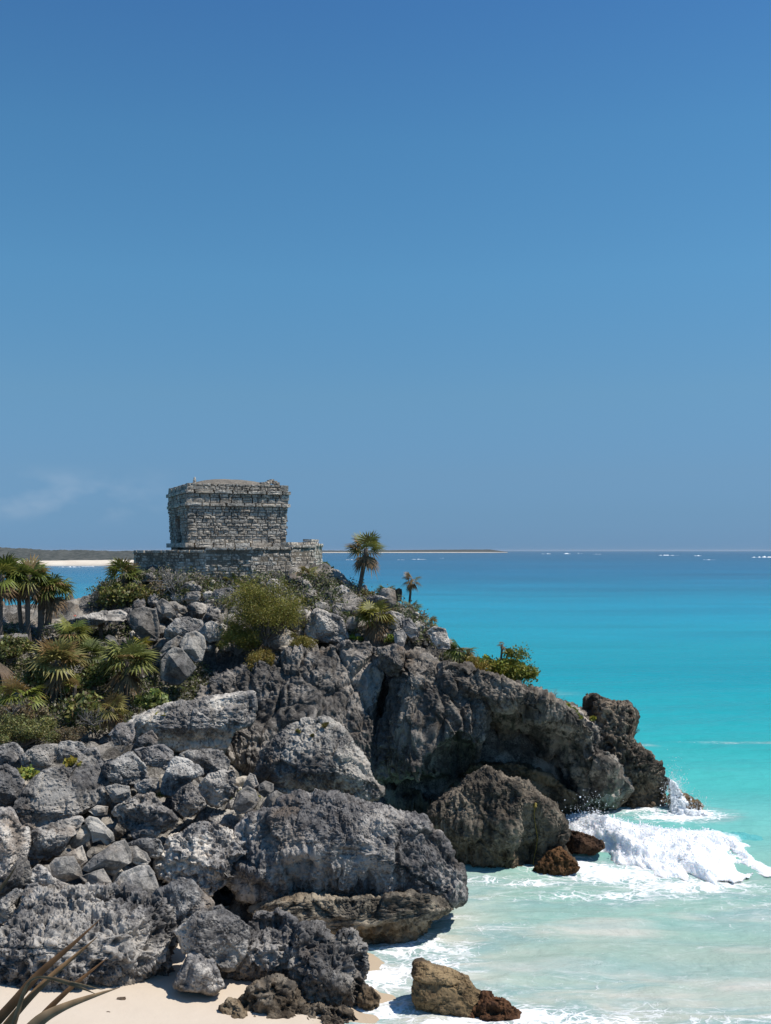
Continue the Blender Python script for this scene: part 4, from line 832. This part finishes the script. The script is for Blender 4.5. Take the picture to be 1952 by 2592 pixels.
def palm(label, base, top, R, nl=18, group=None, seed=0, skirt=8, dead=.0, tr=.05, hue=None, up=.15, name='palm_tree', cat='palm', drp=.45):
    """base/top are world points of the trunk foot and the crown heart"""
    r = np.random.default_rng(seed+1000); base, top = np.asarray(base, float), np.asarray(top, float)
    t = thing(name, base, label, cat, group)
    mb = MB(); h = np.linalg.norm(top-base); mid = (base+top)/2+np.array((.06*h*r.uniform(-1, 1), 0, 0))
    q = np.linspace(-.06, 1, 10)[:, None]; pts = (1-q)**2*base+2*q*(1-q)*mid+q*q*top
    tube(mb, pts, tr*(1.15-.25*q[:, 0]+.08*np.sin(q[:, 0]*40)), 8, (.16, .13, .105)); mb.build('trunk', M_BARK, t, True)
    mb = MB()
    for i in range(nl):
        z = r.uniform(up-.55, 1.0); a = r.uniform(0, 6.283)
        d = np.array((math.cos(a)*math.sqrt(max(.05, 1-z*z*.9)), math.sin(a)*math.sqrt(max(.05, 1-z*z*.9)), z))
        c = np.array(hue if hue is not None else GREEN[r.integers(4)])*r.uniform(.8, 1.25)
        if r.random() < max(dead, .13): c = np.array((.20, .15, .075))*r.uniform(.7, 1.2)
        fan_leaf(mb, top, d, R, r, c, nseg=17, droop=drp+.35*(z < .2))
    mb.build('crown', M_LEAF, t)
    if skirt:
        mb = MB()
        for i in range(skirt):
            a = r.uniform(0, 6.283); d = np.array((math.cos(a)*.55, math.sin(a)*.55, -r.uniform(.55, 1.1)))
            fan_leaf(mb, top-np.array((0, 0, .12*R)), d, R*r.uniform(.75, 1.05), r, np.array((.15, .115, .075))*r.uniform(.6, 1.3), nseg=11, spread=1.2, droop=.5, pet=.35, width=.09)
        mb.build('dead_leaf_skirt', M_LEAF, t)
    return t
def px_palm(label, ub, vb, ut, vt, rpx, Y=None, **kw):
    if Y is None:
        p = on_hill(ub, vb); Y = p[1]-.2 if p is not None else Yv(vb)
    b = W3(ub, vb, Y); c = W3(ut, vt, Y); g_ = float(hz(b[0], Y)); b[2] = min(b[2], max(g_-.1, b[2]-1.2))
    return palm(label, b, c, rpx/F*Y, tr=kw.pop('trpx', 5)/F*Y, **kw)
TP = 'thatch palms of the left grove'
px_palm('tall lone palm with hanging brown skirt, standing against the sea', 906, 1492, 927, 1388, 50, 48.5, seed=1, nl=16, skirt=16, dead=.22, trpx=5.5, up=.35, hue=(.13, .15, .04), drp=.3)
px_palm('small ragged brown palm on the seaward edge of the headland', 1033, 1518, 1043, 1466, 26, 48, seed=2, nl=9, skirt=8, dead=.75, trpx=3, hue=(.15, .13, .05))
px_palm('bare palm stump with a small dead tuft, seaward of the bushes', 1268, 1668, 1272, 1630, 14, 43.0, seed=3, nl=3, skirt=4, dead=1, trpx=3)
px_palm('leftmost grove palm, crown half cut by the photo edge', 8, 1605, 6, 1455, 62, 44.5, seed=4, nl=24, skirt=12, group=TP, trpx=6)
px_palm('tallest grove palm with a round full crown over several trunks', 76, 1582, 74, 1455, 54, 45.2, seed=5, nl=26, skirt=10, group=TP, trpx=6)
px_palm('thick double trunk grove palm right of the round crowned one', 104, 1568, 108, 1480, 50, 45.8, seed=6, nl=22, skirt=8, group=TP, trpx=8)
px_palm('rightmost grove palm, fans drooping over the water', 120, 1568, 136, 1488, 53, 46.0, seed=7, nl=22, skirt=8, group=TP, trpx=8, drp=.7)
px_palm('slender grove palm half hidden behind the leftmost crown', 58, 1578, 48, 1470, 48, 45.8, seed=8, nl=16, skirt=10, group=TP, trpx=5)
px_palm('pale fan palm of the left scrub with a wide brown skirt', 140, 1745, 145, 1672, 72, 39.6, seed=9, nl=26, skirt=16, dead=.15, hue=(.19, .20, .085), up=.3, trpx=7)
px_palm('wide flat crowned low palm in front of the boulder with lit patches', 325, 1740, 322, 1670, 74, 39.4, seed=10, nl=24, skirt=8, hue=(.13, .16, .055), trpx=7, up=.35)
px_palm('dark green low palm behind the pale fan palm', 195, 1640, 185, 1600, 54, 43, seed=11, nl=18, skirt=3, trpx=5)
px_palm('shaded low palm right of the pale fan palm', 225, 1690, 225, 1650, 46, 41.4, seed=12, nl=16, skirt=4, hue=(.06, .085, .022))
px_palm('short palm with a golden dead skirt above the white crusted stone', 282, 1850, 284, 1790, 46, 36.6, seed=13, nl=14, skirt=16, dead=.35, hue=(.17, .17, .06), trpx=6)
px_palm('leaning bright green low palm at the left photo edge', 68, 1790, 50, 1755, 62, 38, seed=14, nl=18, skirt=8, hue=(.13, .17, .035))
px_palm('small yellow green palm tuft below the pale fan palm', 190, 1760, 190, 1735, 34, 39.2, seed=15, nl=11, skirt=2, hue=(.17, .2, .05))
px_palm('yellowish small palm tuft behind the wide flat crowned palm', 358, 1640, 358, 1626, 26, 42, seed=16, nl=10, skirt=0, hue=(.22, .22, .035))
px_palm('dark spiky palm at the left corner of the platform', 315, 1478, 310, 1452, 50, 48.2, seed=17, nl=20, skirt=5, hue=(.075, .105, .022))
px_palm('little dark palm in the thicket under the platform middle', 585, 1490, 585, 1470, 24, 48.2, seed=18, nl=12, skirt=3, hue=(.09, .12, .02))
px_palm('little pale tipped palm just right of the thicket middle', 612, 1470, 612, 1452, 24, 48.6, seed=19, nl=10, skirt=2, hue=(.13, .15, .04))
px_palm('brown skirted palm below the right end of the platform', 782, 1488, 776, 1452, 34, 48.4, seed=20, nl=9, skirt=18, dead=.3, hue=(.15, .17, .04))
px_palm('shaggy palm with a thick dead skirt above the cliff crack', 945, 1632, 950, 1552, 50, 43.6, seed=21, nl=20, skirt=24, dead=.12, hue=(.14, .15, .03), trpx=10, up=.35)
px_palm('small upright palm between the tall palm and the stump', 980, 1515, 977, 1500, 30, 47.6, seed=22, nl=12, skirt=3, hue=(.13, .15, .035))
px_palm('low palm on the rim under the small ragged palm', 1045, 1555, 1042, 1537, 28, 47, seed=23, nl=14, skirt=5, hue=(.08, .10, .03), dead=.2)
px_palm('dark green palm at the head of the cliff edge shrubs', 1168, 1682, 1166, 1646, 46, 43.0, seed=24, nl=18, skirt=5, hue=(.085, .125, .025))
px_palm('yellow green palm tuft on the seaward rock shoulder', 1092, 1590, 1092, 1574, 22, 46.2, seed=25, nl=9, skirt=2, hue=(.12, .12, .03))
px_palm('small palm tuft beside the dark cleft boulder', 436, 1540, 438, 1532, 18, 46.5, seed=26, nl=8, skirt=0, hue=(.19, .2, .03))
px_palm('small palm tuft in front of the round dark boulder left side', 258, 1575, 258, 1563, 24, 45.2, seed=27, nl=9, skirt=2, hue=(.15, .16, .03))
# hanging dead fan at the left edge
mb = MB(); b0 = W3(-12, 1660, 39.2); r_ = np.random.default_rng(3)
t = thing('dead_palm_leaf', b0, 'large folded brown dead fan leaf at the left photo edge', 'dead leaf')
fan_leaf(mb, b0, np.array((.7, -.2, -.75)), 1.25, r_, (.085, .052, .022), nseg=24, spread=.36, droop=.25, pet=.1, width=.028); mb.build('fan_blade', M_LEAF, t)

def leaf_quads(P, size, asp, cols, r, updir=.3):
    n = len(P); a = r.normal(size=(n, 3)); a /= np.linalg.norm(a, axis=1)[:, None]; b = r.normal(size=(n, 3)); b[:, 2] += updir
    b -= a*(a*b).sum(1)[:, None]; b /= np.linalg.norm(b, axis=1)[:, None]
    s = (size*r.uniform(.6, 1.3, n))[:, None]
    V = np.stack((P-a*s, P-b*s*asp, P+a*s, P+b*s*asp), 1).reshape(-1, 3)
    return V, np.arange(4*n).reshape(n, 4), np.repeat(cols, 4, 0)
def bush(label, c, rad, n, size, col, seed, asp=.5, clumps=22, stems=True, name='bush', cat='bush', group=None, twig=(.16, .14, .12), spread=.30, up=.4, dead=0.0):
    r = np.random.default_rng(seed+4000); c = np.asarray(c, float); rad = np.asarray(rad, float)
    n = int(n*1.7); size *= 1.22; spread *= 1.1; col = np.array(col)*np.array((2.1, 1.85, 1.6))
    t = thing(name, c-np.array((0, 0, rad[2]*.6)), label, cat, group)
    d = r.normal(size=(clumps, 3)); d[:, 2] = np.abs(d[:, 2])*1.05-.42; d /= np.linalg.norm(d, axis=1)[:, None]
    cc = c+d*rad*r.uniform(.22, .95, (clumps, 1)); cs = r.uniform(.6, 1.3, clumps)*spread; tone = r.uniform(.7, 1.3, clumps)
    k = r.integers(clumps, size=n); P = cc[k]+r.normal(size=(n, 3))*(rad.min()*cs[k])[:, None]*.62*np.array((1, 1, .8))
    cols = np.array(col)[None]*(tone[k]*r.uniform(.75, 1.3, n))[:, None]*np.stack((r.uniform(.85, 1.25, n), np.ones(n), r.uniform(.7, 1.2, n)), 1)
    dd = r.random(n) < dead; cols[dd] = np.array((.19, .13, .06))*r.uniform(.7, 1.3, (dd.sum(), 1))
    V, Fa, C = leaf_quads(P, size, asp, cols, r, up); mb = MB(); mb.addn(V, Fa, C); mb.build('foliage', M_LEAF, t)
    if stems:
        mb = MB(); b = c-np.array((0, 0, rad[2]*.75))
        for q in cc:
            m_ = (b+q)/2+r.normal(size=3)*rad*.12; tube(mb, [b+r.normal(size=3)*.04*rad, m_, q], (.022*rad.min()+.006, .015*rad.min()+.004, .004), 4, np.array(twig)*r.uniform(.8, 1.3), False)
        mb.build('stem', M_TWIG, t)
    return t
def px_bush(label, u, v, ru, rv_, n, size, col, seed, Y=None, dep=.8, **kw):
    if Y is None:
        p = on_hill(u, v+rv_*.6); Y = p[1]-.1 if p is not None else Yv(v)
    return bush(label, W3(u, v, Y), (ru/F*Y, ru/F*Y*dep, rv_/F*Y), n, size, col, seed, **kw)
FE = (.115, .125, .028)
px_bush('big feathery olive green bush on the cliff top, centre', 672, 1560, 108, 88, 19000, .040, FE, 1, 43.0, asp=.28, clumps=95, spread=.24)
px_bush('low feathery olive bush cushion spilling left of the big bush', 600, 1622, 60, 44, 7500, .038, FE, 2, 42.6, asp=.28, clumps=30, spread=.28)
px_bush('feathery olive bush drooping over the cliff edge right of centre', 762, 1630, 36, 34, 3600, .036, (.12, .118, .03), 3, 42.0, asp=.28, clumps=18)
px_bush('yellowish feathery bush hanging on the shaded cliff below the big bush', 655, 1675, 42, 40, 4200, .036, (.125, .112, .03), 4, 41.6, asp=.28, clumps=22)
px_bush('tall leafy green bush on the seaward cliff edge', 1292, 1700, 62, 54, 6000, .055, (.115, .14, .025), 5, 43.0, asp=.5, clumps=34, spread=.28)
px_bush('golden green shrub on the cliff edge below the dark palm', 1195, 1695, 50, 32, 3800, .045, (.14, .125, .028), 6, 42.6, asp=.4, clumps=24, dead=.1)
px_bush('bright green shrub between the golden shrub and the tall leafy bush', 1228, 1680, 26, 26, 1500, .055, (.12, .17, .03), 7, 43.2, clumps=14)
px_bush('greyish green low bush above the left boulder row', 62, 1855, 92, 46, 9000, .036, (.105, .125, .05), 8, 35.6, asp=.45, clumps=50, spread=.26, dead=.05)
px_bush('grey twiggy low bush right of the greyish green bush', 165, 1862, 52, 30, 2600, .034, (.12, .115, .085), 9, 35.6, asp=.3, clumps=26, spread=.28, dead=.3)
px_bush('yellow green plant growing between the shaded stones', 628, 2028, 26, 32, 1100, .045, (.19, .21, .03), 10, 30.9, asp=.3, clumps=14, spread=.4)
px_bush('small leafy plant at the upper left of the leaning slab', 70, 1962, 22, 18, 380, .06, (.15, .19, .045), 11, 31.6, asp=.7, clumps=10, spread=.42, name='plant', cat='plant')
px_bush('small yellow leaved plant on top of the leaning slab', 180, 1930, 24, 14, 380, .055, (.18, .18, .04), 12, 31.8, asp=.7, clumps=10, spread=.42, name='plant', cat='plant')
px_bush('dark moss tuft near the peak of the triangular boulder, largest of three', 822, 1836, 11, 8, 350, .03, (.085, .085, .03), 13, float((on_rock('tri', 822, 1840)[1])), clumps=7, stems=False, name='moss_tuft', cat='moss')
px_bush('moss tuft on the left slope of the triangular boulder', 755, 1852, 9, 8, 260, .03, (.09, .09, .03), 14, float((on_rock('tri', 755, 1856)[1])), clumps=6, stems=False, name='moss_tuft', cat='moss')
px_bush('moss tuft in the middle of the triangular boulder face', 787, 1862, 8, 6, 200, .03, (.09, .09, .03), 15, float((on_rock('tri', 787, 1866)[1])), clumps=6, stems=False, name='moss_tuft', cat='moss')
px_bush('green creeper patch on the outer cliff nose', 1434, 1800, 26, 20, 900, .045, (.11, .14, .022), 16, 42.4, clumps=12)
px_bush('small yellow green patch against the far rock stack', 1497, 1822, 13, 9, 300, .045, (.12, .13, .02), 17, 43.0, clumps=7)
px_bush('low green tuft between bushes on the stack side of the nose', 1468, 1818, 12, 14, 350, .04, (.10, .12, .025), 18, 42.5, clumps=7)
px_bush('round leaved sea grape trailing on the left end of the pale ledge', 430, 1815, 42, 24, 420, .085, (.135, .165, .05), 19, 36.6, asp=.85, clumps=18, spread=.34, dead=.15)
px_bush('broad leaved green shrub in front of the boulder with lit patches', 385, 1775, 48, 30, 700, .075, (.085, .12, .035), 20, 37.8, asp=.8, clumps=22, spread=.34)
px_bush('dark green broad leaved shrub left of the platform thicket', 290, 1515, 46, 36, 1900, .07, (.095, .115, .035), 21, 47.2, asp=.7, clumps=26, dead=.1)
px_bush('mixed green shrub at the left end of the thicket', 350, 1516, 50, 36, 2000, .065, (.10, .115, .04), 22, 47.4, asp=.65, clumps=26, dead=.15)
px_bush('greyish shrub under the platform wall left of the bare shrub', 420, 1504, 48, 34, 1900, .06, (.13, .125, .07), 23, 47.8, asp=.4, clumps=28, dead=.35)
px_bush('leafy green shrub under the platform middle', 520, 1494, 50, 30, 1900, .065, (.09, .115, .04), 24, 48.0, asp=.65, clumps=26, dead=.12)
px_bush('green shrub with yellow leaves below the platform', 650, 1491, 52, 30, 2000, .065, (.10, .118, .035), 25, 48.0, asp=.65, clumps=28, dead=.15)
px_bush('low brown scrub at the right foot of the platform', 735, 1496, 40, 26, 1500, .055, (.13, .12, .06), 26, 48.0, asp=.5, clumps=22, dead=.35)
px_bush('small green shrub at the far right corner of the platform', 826, 1438, 14, 16, 420, .06, (.09, .13, .03), 27, 50.4, clumps=9)
px_bush('dry grey scrub on the stony ridge right of the platform', 850, 1478, 36, 18, 900, .05, (.16, .145, .10), 28, 48.6, asp=.4, clumps=18, dead=.4)
px_bush('low scrub around the foot of the tall palm', 925, 1510, 38, 16, 1000, .05, (.11, .115, .05), 29, 47.8, asp=.5, clumps=18, dead=.25)
px_bush('grey dry scrub on the seaward slope under the small ragged palm', 1040, 1580, 44, 30, 1700, .05, (.13, .115, .085), 30, 46.0, asp=.35, clumps=26, dead=.4)
px_bush('low brown scrub on the rim right of the pair of pale blocks', 1078, 1625, 34, 22, 1100, .045, (.125, .11, .06), 31, 45.0, asp=.4, clumps=20, dead=.4)
px_bush('dark scrub above the upper pale block at the left photo edge', 20, 1650, 60, 36, 2300, .06, (.085, .105, .035), 32, 42, asp=.65, clumps=28, dead=.1)
px_bush('dark leafy scrub under the leaning bright green palm', 95, 1720, 50, 36, 1800, .06, (.075, .095, .035), 33, 39.6, asp=.65, clumps=26, dead=.15)
px_bush('dark green scrub between the pale fan palm and the wide palm', 240, 1720, 46, 34, 1700, .06, (.07, .095, .03), 34, 40, asp=.6, clumps=24, dead=.1)
px_bush('scrub with round leaves under the golden skirted palm', 215, 1795, 60, 36, 1300, .07, (.10, .125, .045), 35, 37.2, asp=.8, clumps=26, dead=.2)
px_bush('grey dry scrub at the left edge above the greyish green bush', 60, 1805, 60, 30, 1700, .05, (.12, .115, .075), 36, 36.8, asp=.4, clumps=26, dead=.4)
px_bush('low green clump on the rock step above the big bush', 770, 1520, 40, 10, 700, .06, (.12, .14, .04), 37, 46, asp=.7, clumps=16, dead=.1)
px_bush('green weed clump beside the small white block', 985, 1618, 22, 18, 600, .055, (.10, .15, .03), 38, 44.0, clumps=10)
px_bush('leafy weed at the foot of the shaggy palm, left side', 898, 1615, 18, 9, 220, .06, (.12, .18, .03), 39, 43.6, clumps=7)
px_bush('tiny olive plant on the spiky rock', 405, 2012, 17, 11, 260, .04, (.10, .10, .03), 40, 31.4, asp=.35, clumps=8, name='plant', cat='plant')
px_bush('small shrub clinging right of the cliff crack rim', 1130, 1690, 30, 20, 900, .045, (.12, .11, .045), 41, 43.0, asp=.4, clumps=16, dead=.3)
px_bush('dry scrub trailing over the cliff edge below the tall leafy bush', 1345, 1752, 34, 14, 700, .045, (.13, .12, .06), 42, 43.0, asp=.4, clumps=14, dead=.35)

def twigs(label, base, h, seed, w=1.0, n=7, col=(.34, .31, .28), name='bare_shrub', cat='bare shrub', depth=3, lean=(0, 0, 0)):
    r = np.random.default_rng(seed+7000); base = np.asarray(base, float); t = thing(name, base, label, cat); mb = MB()
    def grow(p, d, L, rad, lv):
        e = p+d*L; m_ = (p+e)/2+r.normal(size=3)*L*.09
        tube(mb, [p, m_, e], (rad, rad*.8, rad*.55), 4, np.array(col)*r.uniform(.75, 1.2), False)
        if lv > 0:
            for _ in range(r.integers(2, 4)):
                dd = d+r.normal(size=3)*.55+np.array((0, 0, .12)); dd /= np.linalg.norm(dd); grow(p+(e-p)*r.uniform(.5, 1), dd, L*r.uniform(.5, .8), rad*.55, lv-1)
    for _ in range(n):
        d = np.array((r.normal()*w, r.normal()*.6*w, 1.0))+np.array(lean); d /= np.linalg.norm(d); grow(base+np.array((0, 0, -.1)), d, h*r.uniform(.35, .55), h*.016+.003, depth)
    mb.build('branches', M_TWIG, t)
def px_twigs(label, u, v, hpx, seed, Y=None, **kw):
    if Y is None:
        p = on_hill(u, v); Y = p[1]-.2 if p is not None else Yv(v)
    twigs(label, W3(u, v, Y), hpx/F*Y, seed, **kw)
px_twigs('large pale leafless shrub in front of the platform', 440, 1500, 80, 1, 47.0, n=12, w=.7)
px_twigs('leafless grey shrub under the right half of the platform', 690, 1470, 50, 2, 48.0, n=9, w=.9)
px_twigs('white leafless branches over the shaded hollow left of the cliff', 560, 1725, 50, 3, 39.4, n=6, w=1.0, lean=(-.8, -.3, -.2), depth=2)
px_twigs('small white dead shrub above the round-topped boulder', 308, 1896, 52, 4, 34.0, n=5, w=.9, depth=2)
px_twigs('thin upper twigs sticking out from the far rock stack over the sea', 1596, 1812, 42, 5, 44.4, n=4, w=.5, lean=(.6, 0, 0), col=(.16, .13, .1), depth=2)
px_twigs('thin lower twigs sticking out from the far rock stack over the sea', 1604, 1862, 46, 6, 44.4, n=4, w=.5, lean=(1.0, 0, -.2), col=(.16, .13, .1), depth=2)
px_twigs('dry twigs at the top of the outer cliff nose', 1400, 1775, 45, 7, 43.2, n=7, w=1.0, col=(.2, .17, .14))
px_twigs('grey twiggy shrub on the headland right shoulder', 1070, 1600, 40, 8, 45.6, n=9, w=1.1, col=(.2, .18, .16))
px_twigs('grey dry branches under the golden skirted palm', 240, 1830, 60, 9, 36.0, n=9, w=1.2, col=(.2, .185, .17))
px_twigs('dry branches at the left photo edge above the greyish bush', 30, 1800, 50, 10, 36.4, n=8, w=1.2, col=(.22, .2, .185))
px_twigs('grey driftwood like twigs beside the yellow green plant', 668, 2072, 34, 11, 30.2, n=6, w=1.6, col=(.28, .25, .22), depth=2)
px_twigs('tall dry twigs behind the scrub left of the thicket', 245, 1530, 44, 12, 47.0, n=6, w=.6, col=(.15, .14, .12))

# undergrowth that nobody could count
def scatter(name, label, polys, n, size, palette, seed, hmax=.45):
    r = np.random.default_rng(seed); U, Vv = [], []
    for (x0, x1, y0, y1), w in polys:
        m_ = int(n*w); U += list(r.uniform(x0, x1, m_)); Vv += list(r.uniform(y0, y1, m_))
    P = on_hill_many(U, Vv); keep = fbm(P*np.array((1.1, 1.1, 0)), 3, seed) > -.2; P = P[keep]
    rep = 9; Q = np.repeat(P, rep, 0)+r.normal(size=(len(P)*rep, 3))*np.array((.16, .16, .07)); Q[:, 2] += np.repeat(r.uniform(.05, hmax, len(P)), rep)*r.uniform(.2, 1, len(Q))
    pal = np.array(palette)[np.repeat(r.integers(len(palette), size=len(P)), rep)]*r.uniform(.7, 1.3, (len(Q), 1))
    V, Fa, C = leaf_quads(Q, size, .6, pal, r, .5); mb = MB(); mb.addn(V, Fa, C); o = mb.build(name, M_LEAF)
    tag(o, label, 'undergrowth', kind='stuff')
PAL = [(.13, .165, .055), (.15, .175, .06), (.20, .19, .075), (.24, .21, .14), (.11, .135, .05), (.26, .24, .19), (.30, .27, .22)]
scatter('undergrowth', 'low tangled ground cover over the top of the headland', (((230, 840, 1462, 1545), .55), ((820, 1120, 1480, 1640), .3), ((1120, 1400, 1660, 1760), .15)), 4200, .06, PAL, 1)
scatter('undergrowth', 'tangled ground cover between the palms of the left slope', (((-40, 400, 1600, 1860), .8), ((380, 520, 1700, 1800), .2)), 6500, .065, PAL, 2)

# little red flower, stump
p = W3(190, 1558, 44.8); t = thing('red_flower', p-np.array((0, 0, .35)), 'single red bloom on a stalk behind the low palms', 'flower')
mb = MB(); tube(mb, [p-np.array((0, 0, .5)), p], (.012, .008), 5, (.1, .14, .04)); mb.build('stalk', M_LEAF, t)
mb = MB()
for i in range(14):
    a, e = random.uniform(0, 6.28), random.uniform(-.6, 1.2); d = np.array((math.cos(a)*math.cos(e), math.sin(a)*math.cos(e), math.sin(e))); s_ = np.cross(d, (0, 0, 1)); mb.add([p, p+d*.05-s_*.025, p+d*.10, p+d*.05+s_*.025], [(0, 1, 2, 3)])
mb.build('petals', M_FLOWER, t)
b0 = W3(1006, 1516, 48.0); t = thing('tree_stump', b0, 'dark squat dead stump between the two seaward palms', 'stump')
mb = MB(); V = []
for i, (z, rr2) in enumerate(((-.1, .24), (.12, .22), (.3, .21), (.44, .225))):
    for j in range(10): V.append(b0+np.array((math.cos(j*.628)*rr2*random.uniform(.85, 1.15), math.sin(j*.628)*rr2, z+(random.uniform(-.05, .07) if i == 3 else 0))))
mb.add(V, [(i*10+j, i*10+(j+1) % 10, i*10+10+(j+1) % 10, i*10+10+j) for i in range(3) for j in range(10)]+[tuple(30+j for j in range(10))], (.085, .06, .045)); mb.build('trunk', M_BARK, t)

# yellow rope hanging on the carved boulder
r_ = np.random.default_rng(9)
pts = [q for q in (on_rock('carved', u, v, .03) for u, v in ((1356, 2034), (1352, 2060), (1356, 2090), (1361, 2120), (1357, 2150), (1351, 2175), (1350, 2200), (1355, 2218))) if q is not None]
t = thing('rope', pts[-1], 'yellow weathered rope hanging down the carved boulder', 'rope')
mb = MB(); tube(mb, pts, .014, 5); mb.build('cord', M_ROPE, t, True)
for q, nm, s_ in ((0, 'knot', .06), (len(pts)-2, 'frayed_end', .09)):
    mb = MB()
    for k in range(16):
        d = r_.normal(size=3); d[2] = -abs(d[2])*(1.6 if q else .6); d /= np.linalg.norm(d); tube(mb, [pts[q], pts[q]+d*s_*.7+np.array((0, 0, .02)), pts[q]+d*s_*1.6+np.array((0, 0, -.05))], (.025, .02, .008), 4)
    mb.build(nm, M_ROPE, t)

# ------------------------------------------------------------------ spray
def spray(name, label, spec, n, seed):
    r = np.random.default_rng(seed); D, Fa = ico(1); Vs, Fs = [], []; k = 0
    for (u, v, Y, su_, sv_, w) in spec:
        for _ in range(int(n*w)):
            p = W3(u+r.normal()*su_, v-abs(r.normal())*sv_, Y+r.normal()*.5); s = r.gamma(1.2, .0042)+.003
            if p[2] < 0: continue
            Vs.append(D*s+p); Fs.append(Fa+k); k += len(D)
    tag(mesh_np(name, np.concatenate(Vs), np.concatenate(Fs), M_FOAM), label, 'spray', kind='stuff')
spray('sea_spray', 'white spray drops thrown up around the rocky tip', ((1712, 2040, 43.2, 14, 40, .35), (1740, 2060, 43.2, 24, 24, .3), (1700, 2010, 43.4, 12, 30, .15), (1760, 2068, 42.8, 20, 14, .2)), 5200, 3)
spray('sea_spray', 'drops of spray above the breaking wave by the cliff foot', ((1500, 2080, 38.4, 30, 32, .7), (1450, 2100, 38.2, 16, 20, .15), (1620, 2080, 38.2, 60, 14, .15)), 700, 4)
def splash(name, label, poly, Y, T, seed):
    V, Fa, o = rock_mesh(poly, Y, T, 'pit', .3, 6, seed, sq=.8, amp=1.3); tag(mesh_np(name, V, Fa, M_FOAM, None, True, None, o), label, 'foam', kind='stuff')
splash('sea_foam', 'white water running down the right side of the rocky tip', "1696,1975 1706,1985 1722,2000 1740,2030 1755,2050 1760,2075 1700,2080 1699,2030", 43.1, .35, 51)
splash('sea_foam', 'low white wash spilling around the tip rock', "1690,2062 1730,2052 1790,2056 1830,2066 1800,2078 1720,2084", 42.8, .6, 52)

# ------------------------------------------------------------------ dry palm leaf close to the camera, lower left
YD = 3.6
dl = thing('dry_palm_leaf', W3(-60, 2700, YD), 'dry brown palm leaf blades poking in at the lower left corner', 'dry leaf')
def blade(pts, wpx, col, fold=.35, tw=0.0):
    P = np.array([W3(u, v, Y) for u, v, Y in pts]); n = len(P); seg = np.linspace(0, n-1, 26)
    C = np.stack([np.interp(seg, range(n), P[:, k]) for k in range(3)], 1)
    for _ in range(6): C[1:-1] = (C[:-2]+2*C[1:-1]+C[2:])/4
    Wd = np.interp(seg, np.linspace(0, n-1, len(wpx)), wpx)/F*YD/2*.72
    V, cs = [], []; m_ = len(C)
    for i in range(m_):
        t = C[min(i+1, m_-1)]-C[max(i-1, 0)]; t /= np.linalg.norm(t); s = np.cross(t, (0, -1, 0)); s /= np.linalg.norm(s); nn = np.cross(t, s)
        a = tw*i/m_; s2 = s*math.cos(a)+nn*math.sin(a); n2 = np.cross(t, s2)
        V += [C[i]-s2*Wd[i]+n2*Wd[i]*fold, C[i], C[i]+s2*Wd[i]+n2*Wd[i]*fold]
        c = np.array(col)*np.array((3.0, 2.35, 1.7))*(1+.18*math.sin(i*1.7)); cs += [c*1.25, c*.8, c*.95]
    Fs = [(i*3+k, i*3+k+1, i*3+k+4, i*3+k+3) for i in range(m_-1) for k in (0, 1)]
    mb = MB(); mb.add(V, Fs, np.array(cs)); mb.build('leaf_segment', M_LEAF, dl, True)
blade(((-60, 2640, 3.6), (30, 2545, 3.6), (90, 2470, 3.62), (180, 2395, 3.65), (254, 2327, 3.7)), (40, 34, 26, 15, 2), (.075, .05, .03))
blade(((-60, 2690, 3.62), (60, 2540, 3.63), (130, 2470, 3.66), (200, 2412, 3.7), (246, 2372, 3.72)), (30, 26, 20, 12, 2), (.13, .095, .06))
blade(((20, 2680, 3.58), (110, 2565, 3.6), (185, 2495, 3.62), (235, 2455, 3.65), (272, 2424, 3.68)), (26, 22, 16, 9, 2), (.085, .055, .032))
blade(((40, 2650, 3.55), (100, 2580, 3.55), (170, 2545, 3.56), (240, 2520, 3.58), (302, 2500, 3.6)), (56, 42, 26, 15, 2), (.22, .175, .125))
blade(((20, 2640, 3.5), (45, 2560, 3.5), (62, 2500, 3.5), (84, 2473, 3.5), (120, 2474, 3.48), (175, 2488, 3.46), (240, 2515, 3.44)), (20, 18, 12, 9, 12, 17, 2), (.16, .12, .08))
blade(((178, 2487, 3.46), (215, 2495, 3.45), (262, 2506, 3.44)), (9, 8, 1), (.2, .16, .11))
blade(((-60, 2330, 3.7), (-10, 2262, 3.7), (20, 2225, 3.7), (42, 2190, 3.7)), (22, 16, 10, 2), (.10, .075, .05))

# ------------------------------------------------------------------ sea air
hm = bpy.data.materials.new('haze'); hm.use_nodes = True; hn = hm.node_tree.nodes; hn.remove(hn['Principled BSDF'])
pv = hn.new('ShaderNodeVolumePrincipled'); pv.inputs['Density'].default_value = 1.8e-5; pv.inputs['Color'].default_value = (.80, .88, .97, 1); pv.inputs['Anisotropy'].default_value = .2
hm.node_tree.links.new(pv.outputs[0], hn['Material Output'].inputs['Volume'])
hb = MB(); X0, X1, Y0_, Y1_, Z0, Z1_ = -45000, 45000, -60, 56000, -4, 32
hb.add([(x, y, z) for z in (Z0, Z1_) for x, y in ((X0, Y0_), (X1, Y0_), (X1, Y1_), (X0, Y1_))], [(0, 3, 2, 1), (4, 5, 6, 7), (0, 1, 5, 4), (1, 2, 6, 5), (2, 3, 7, 6), (3, 0, 4, 7)])
tag(hb.build('haze', hm), 'thin sea haze over the water', 'haze', kind='stuff')
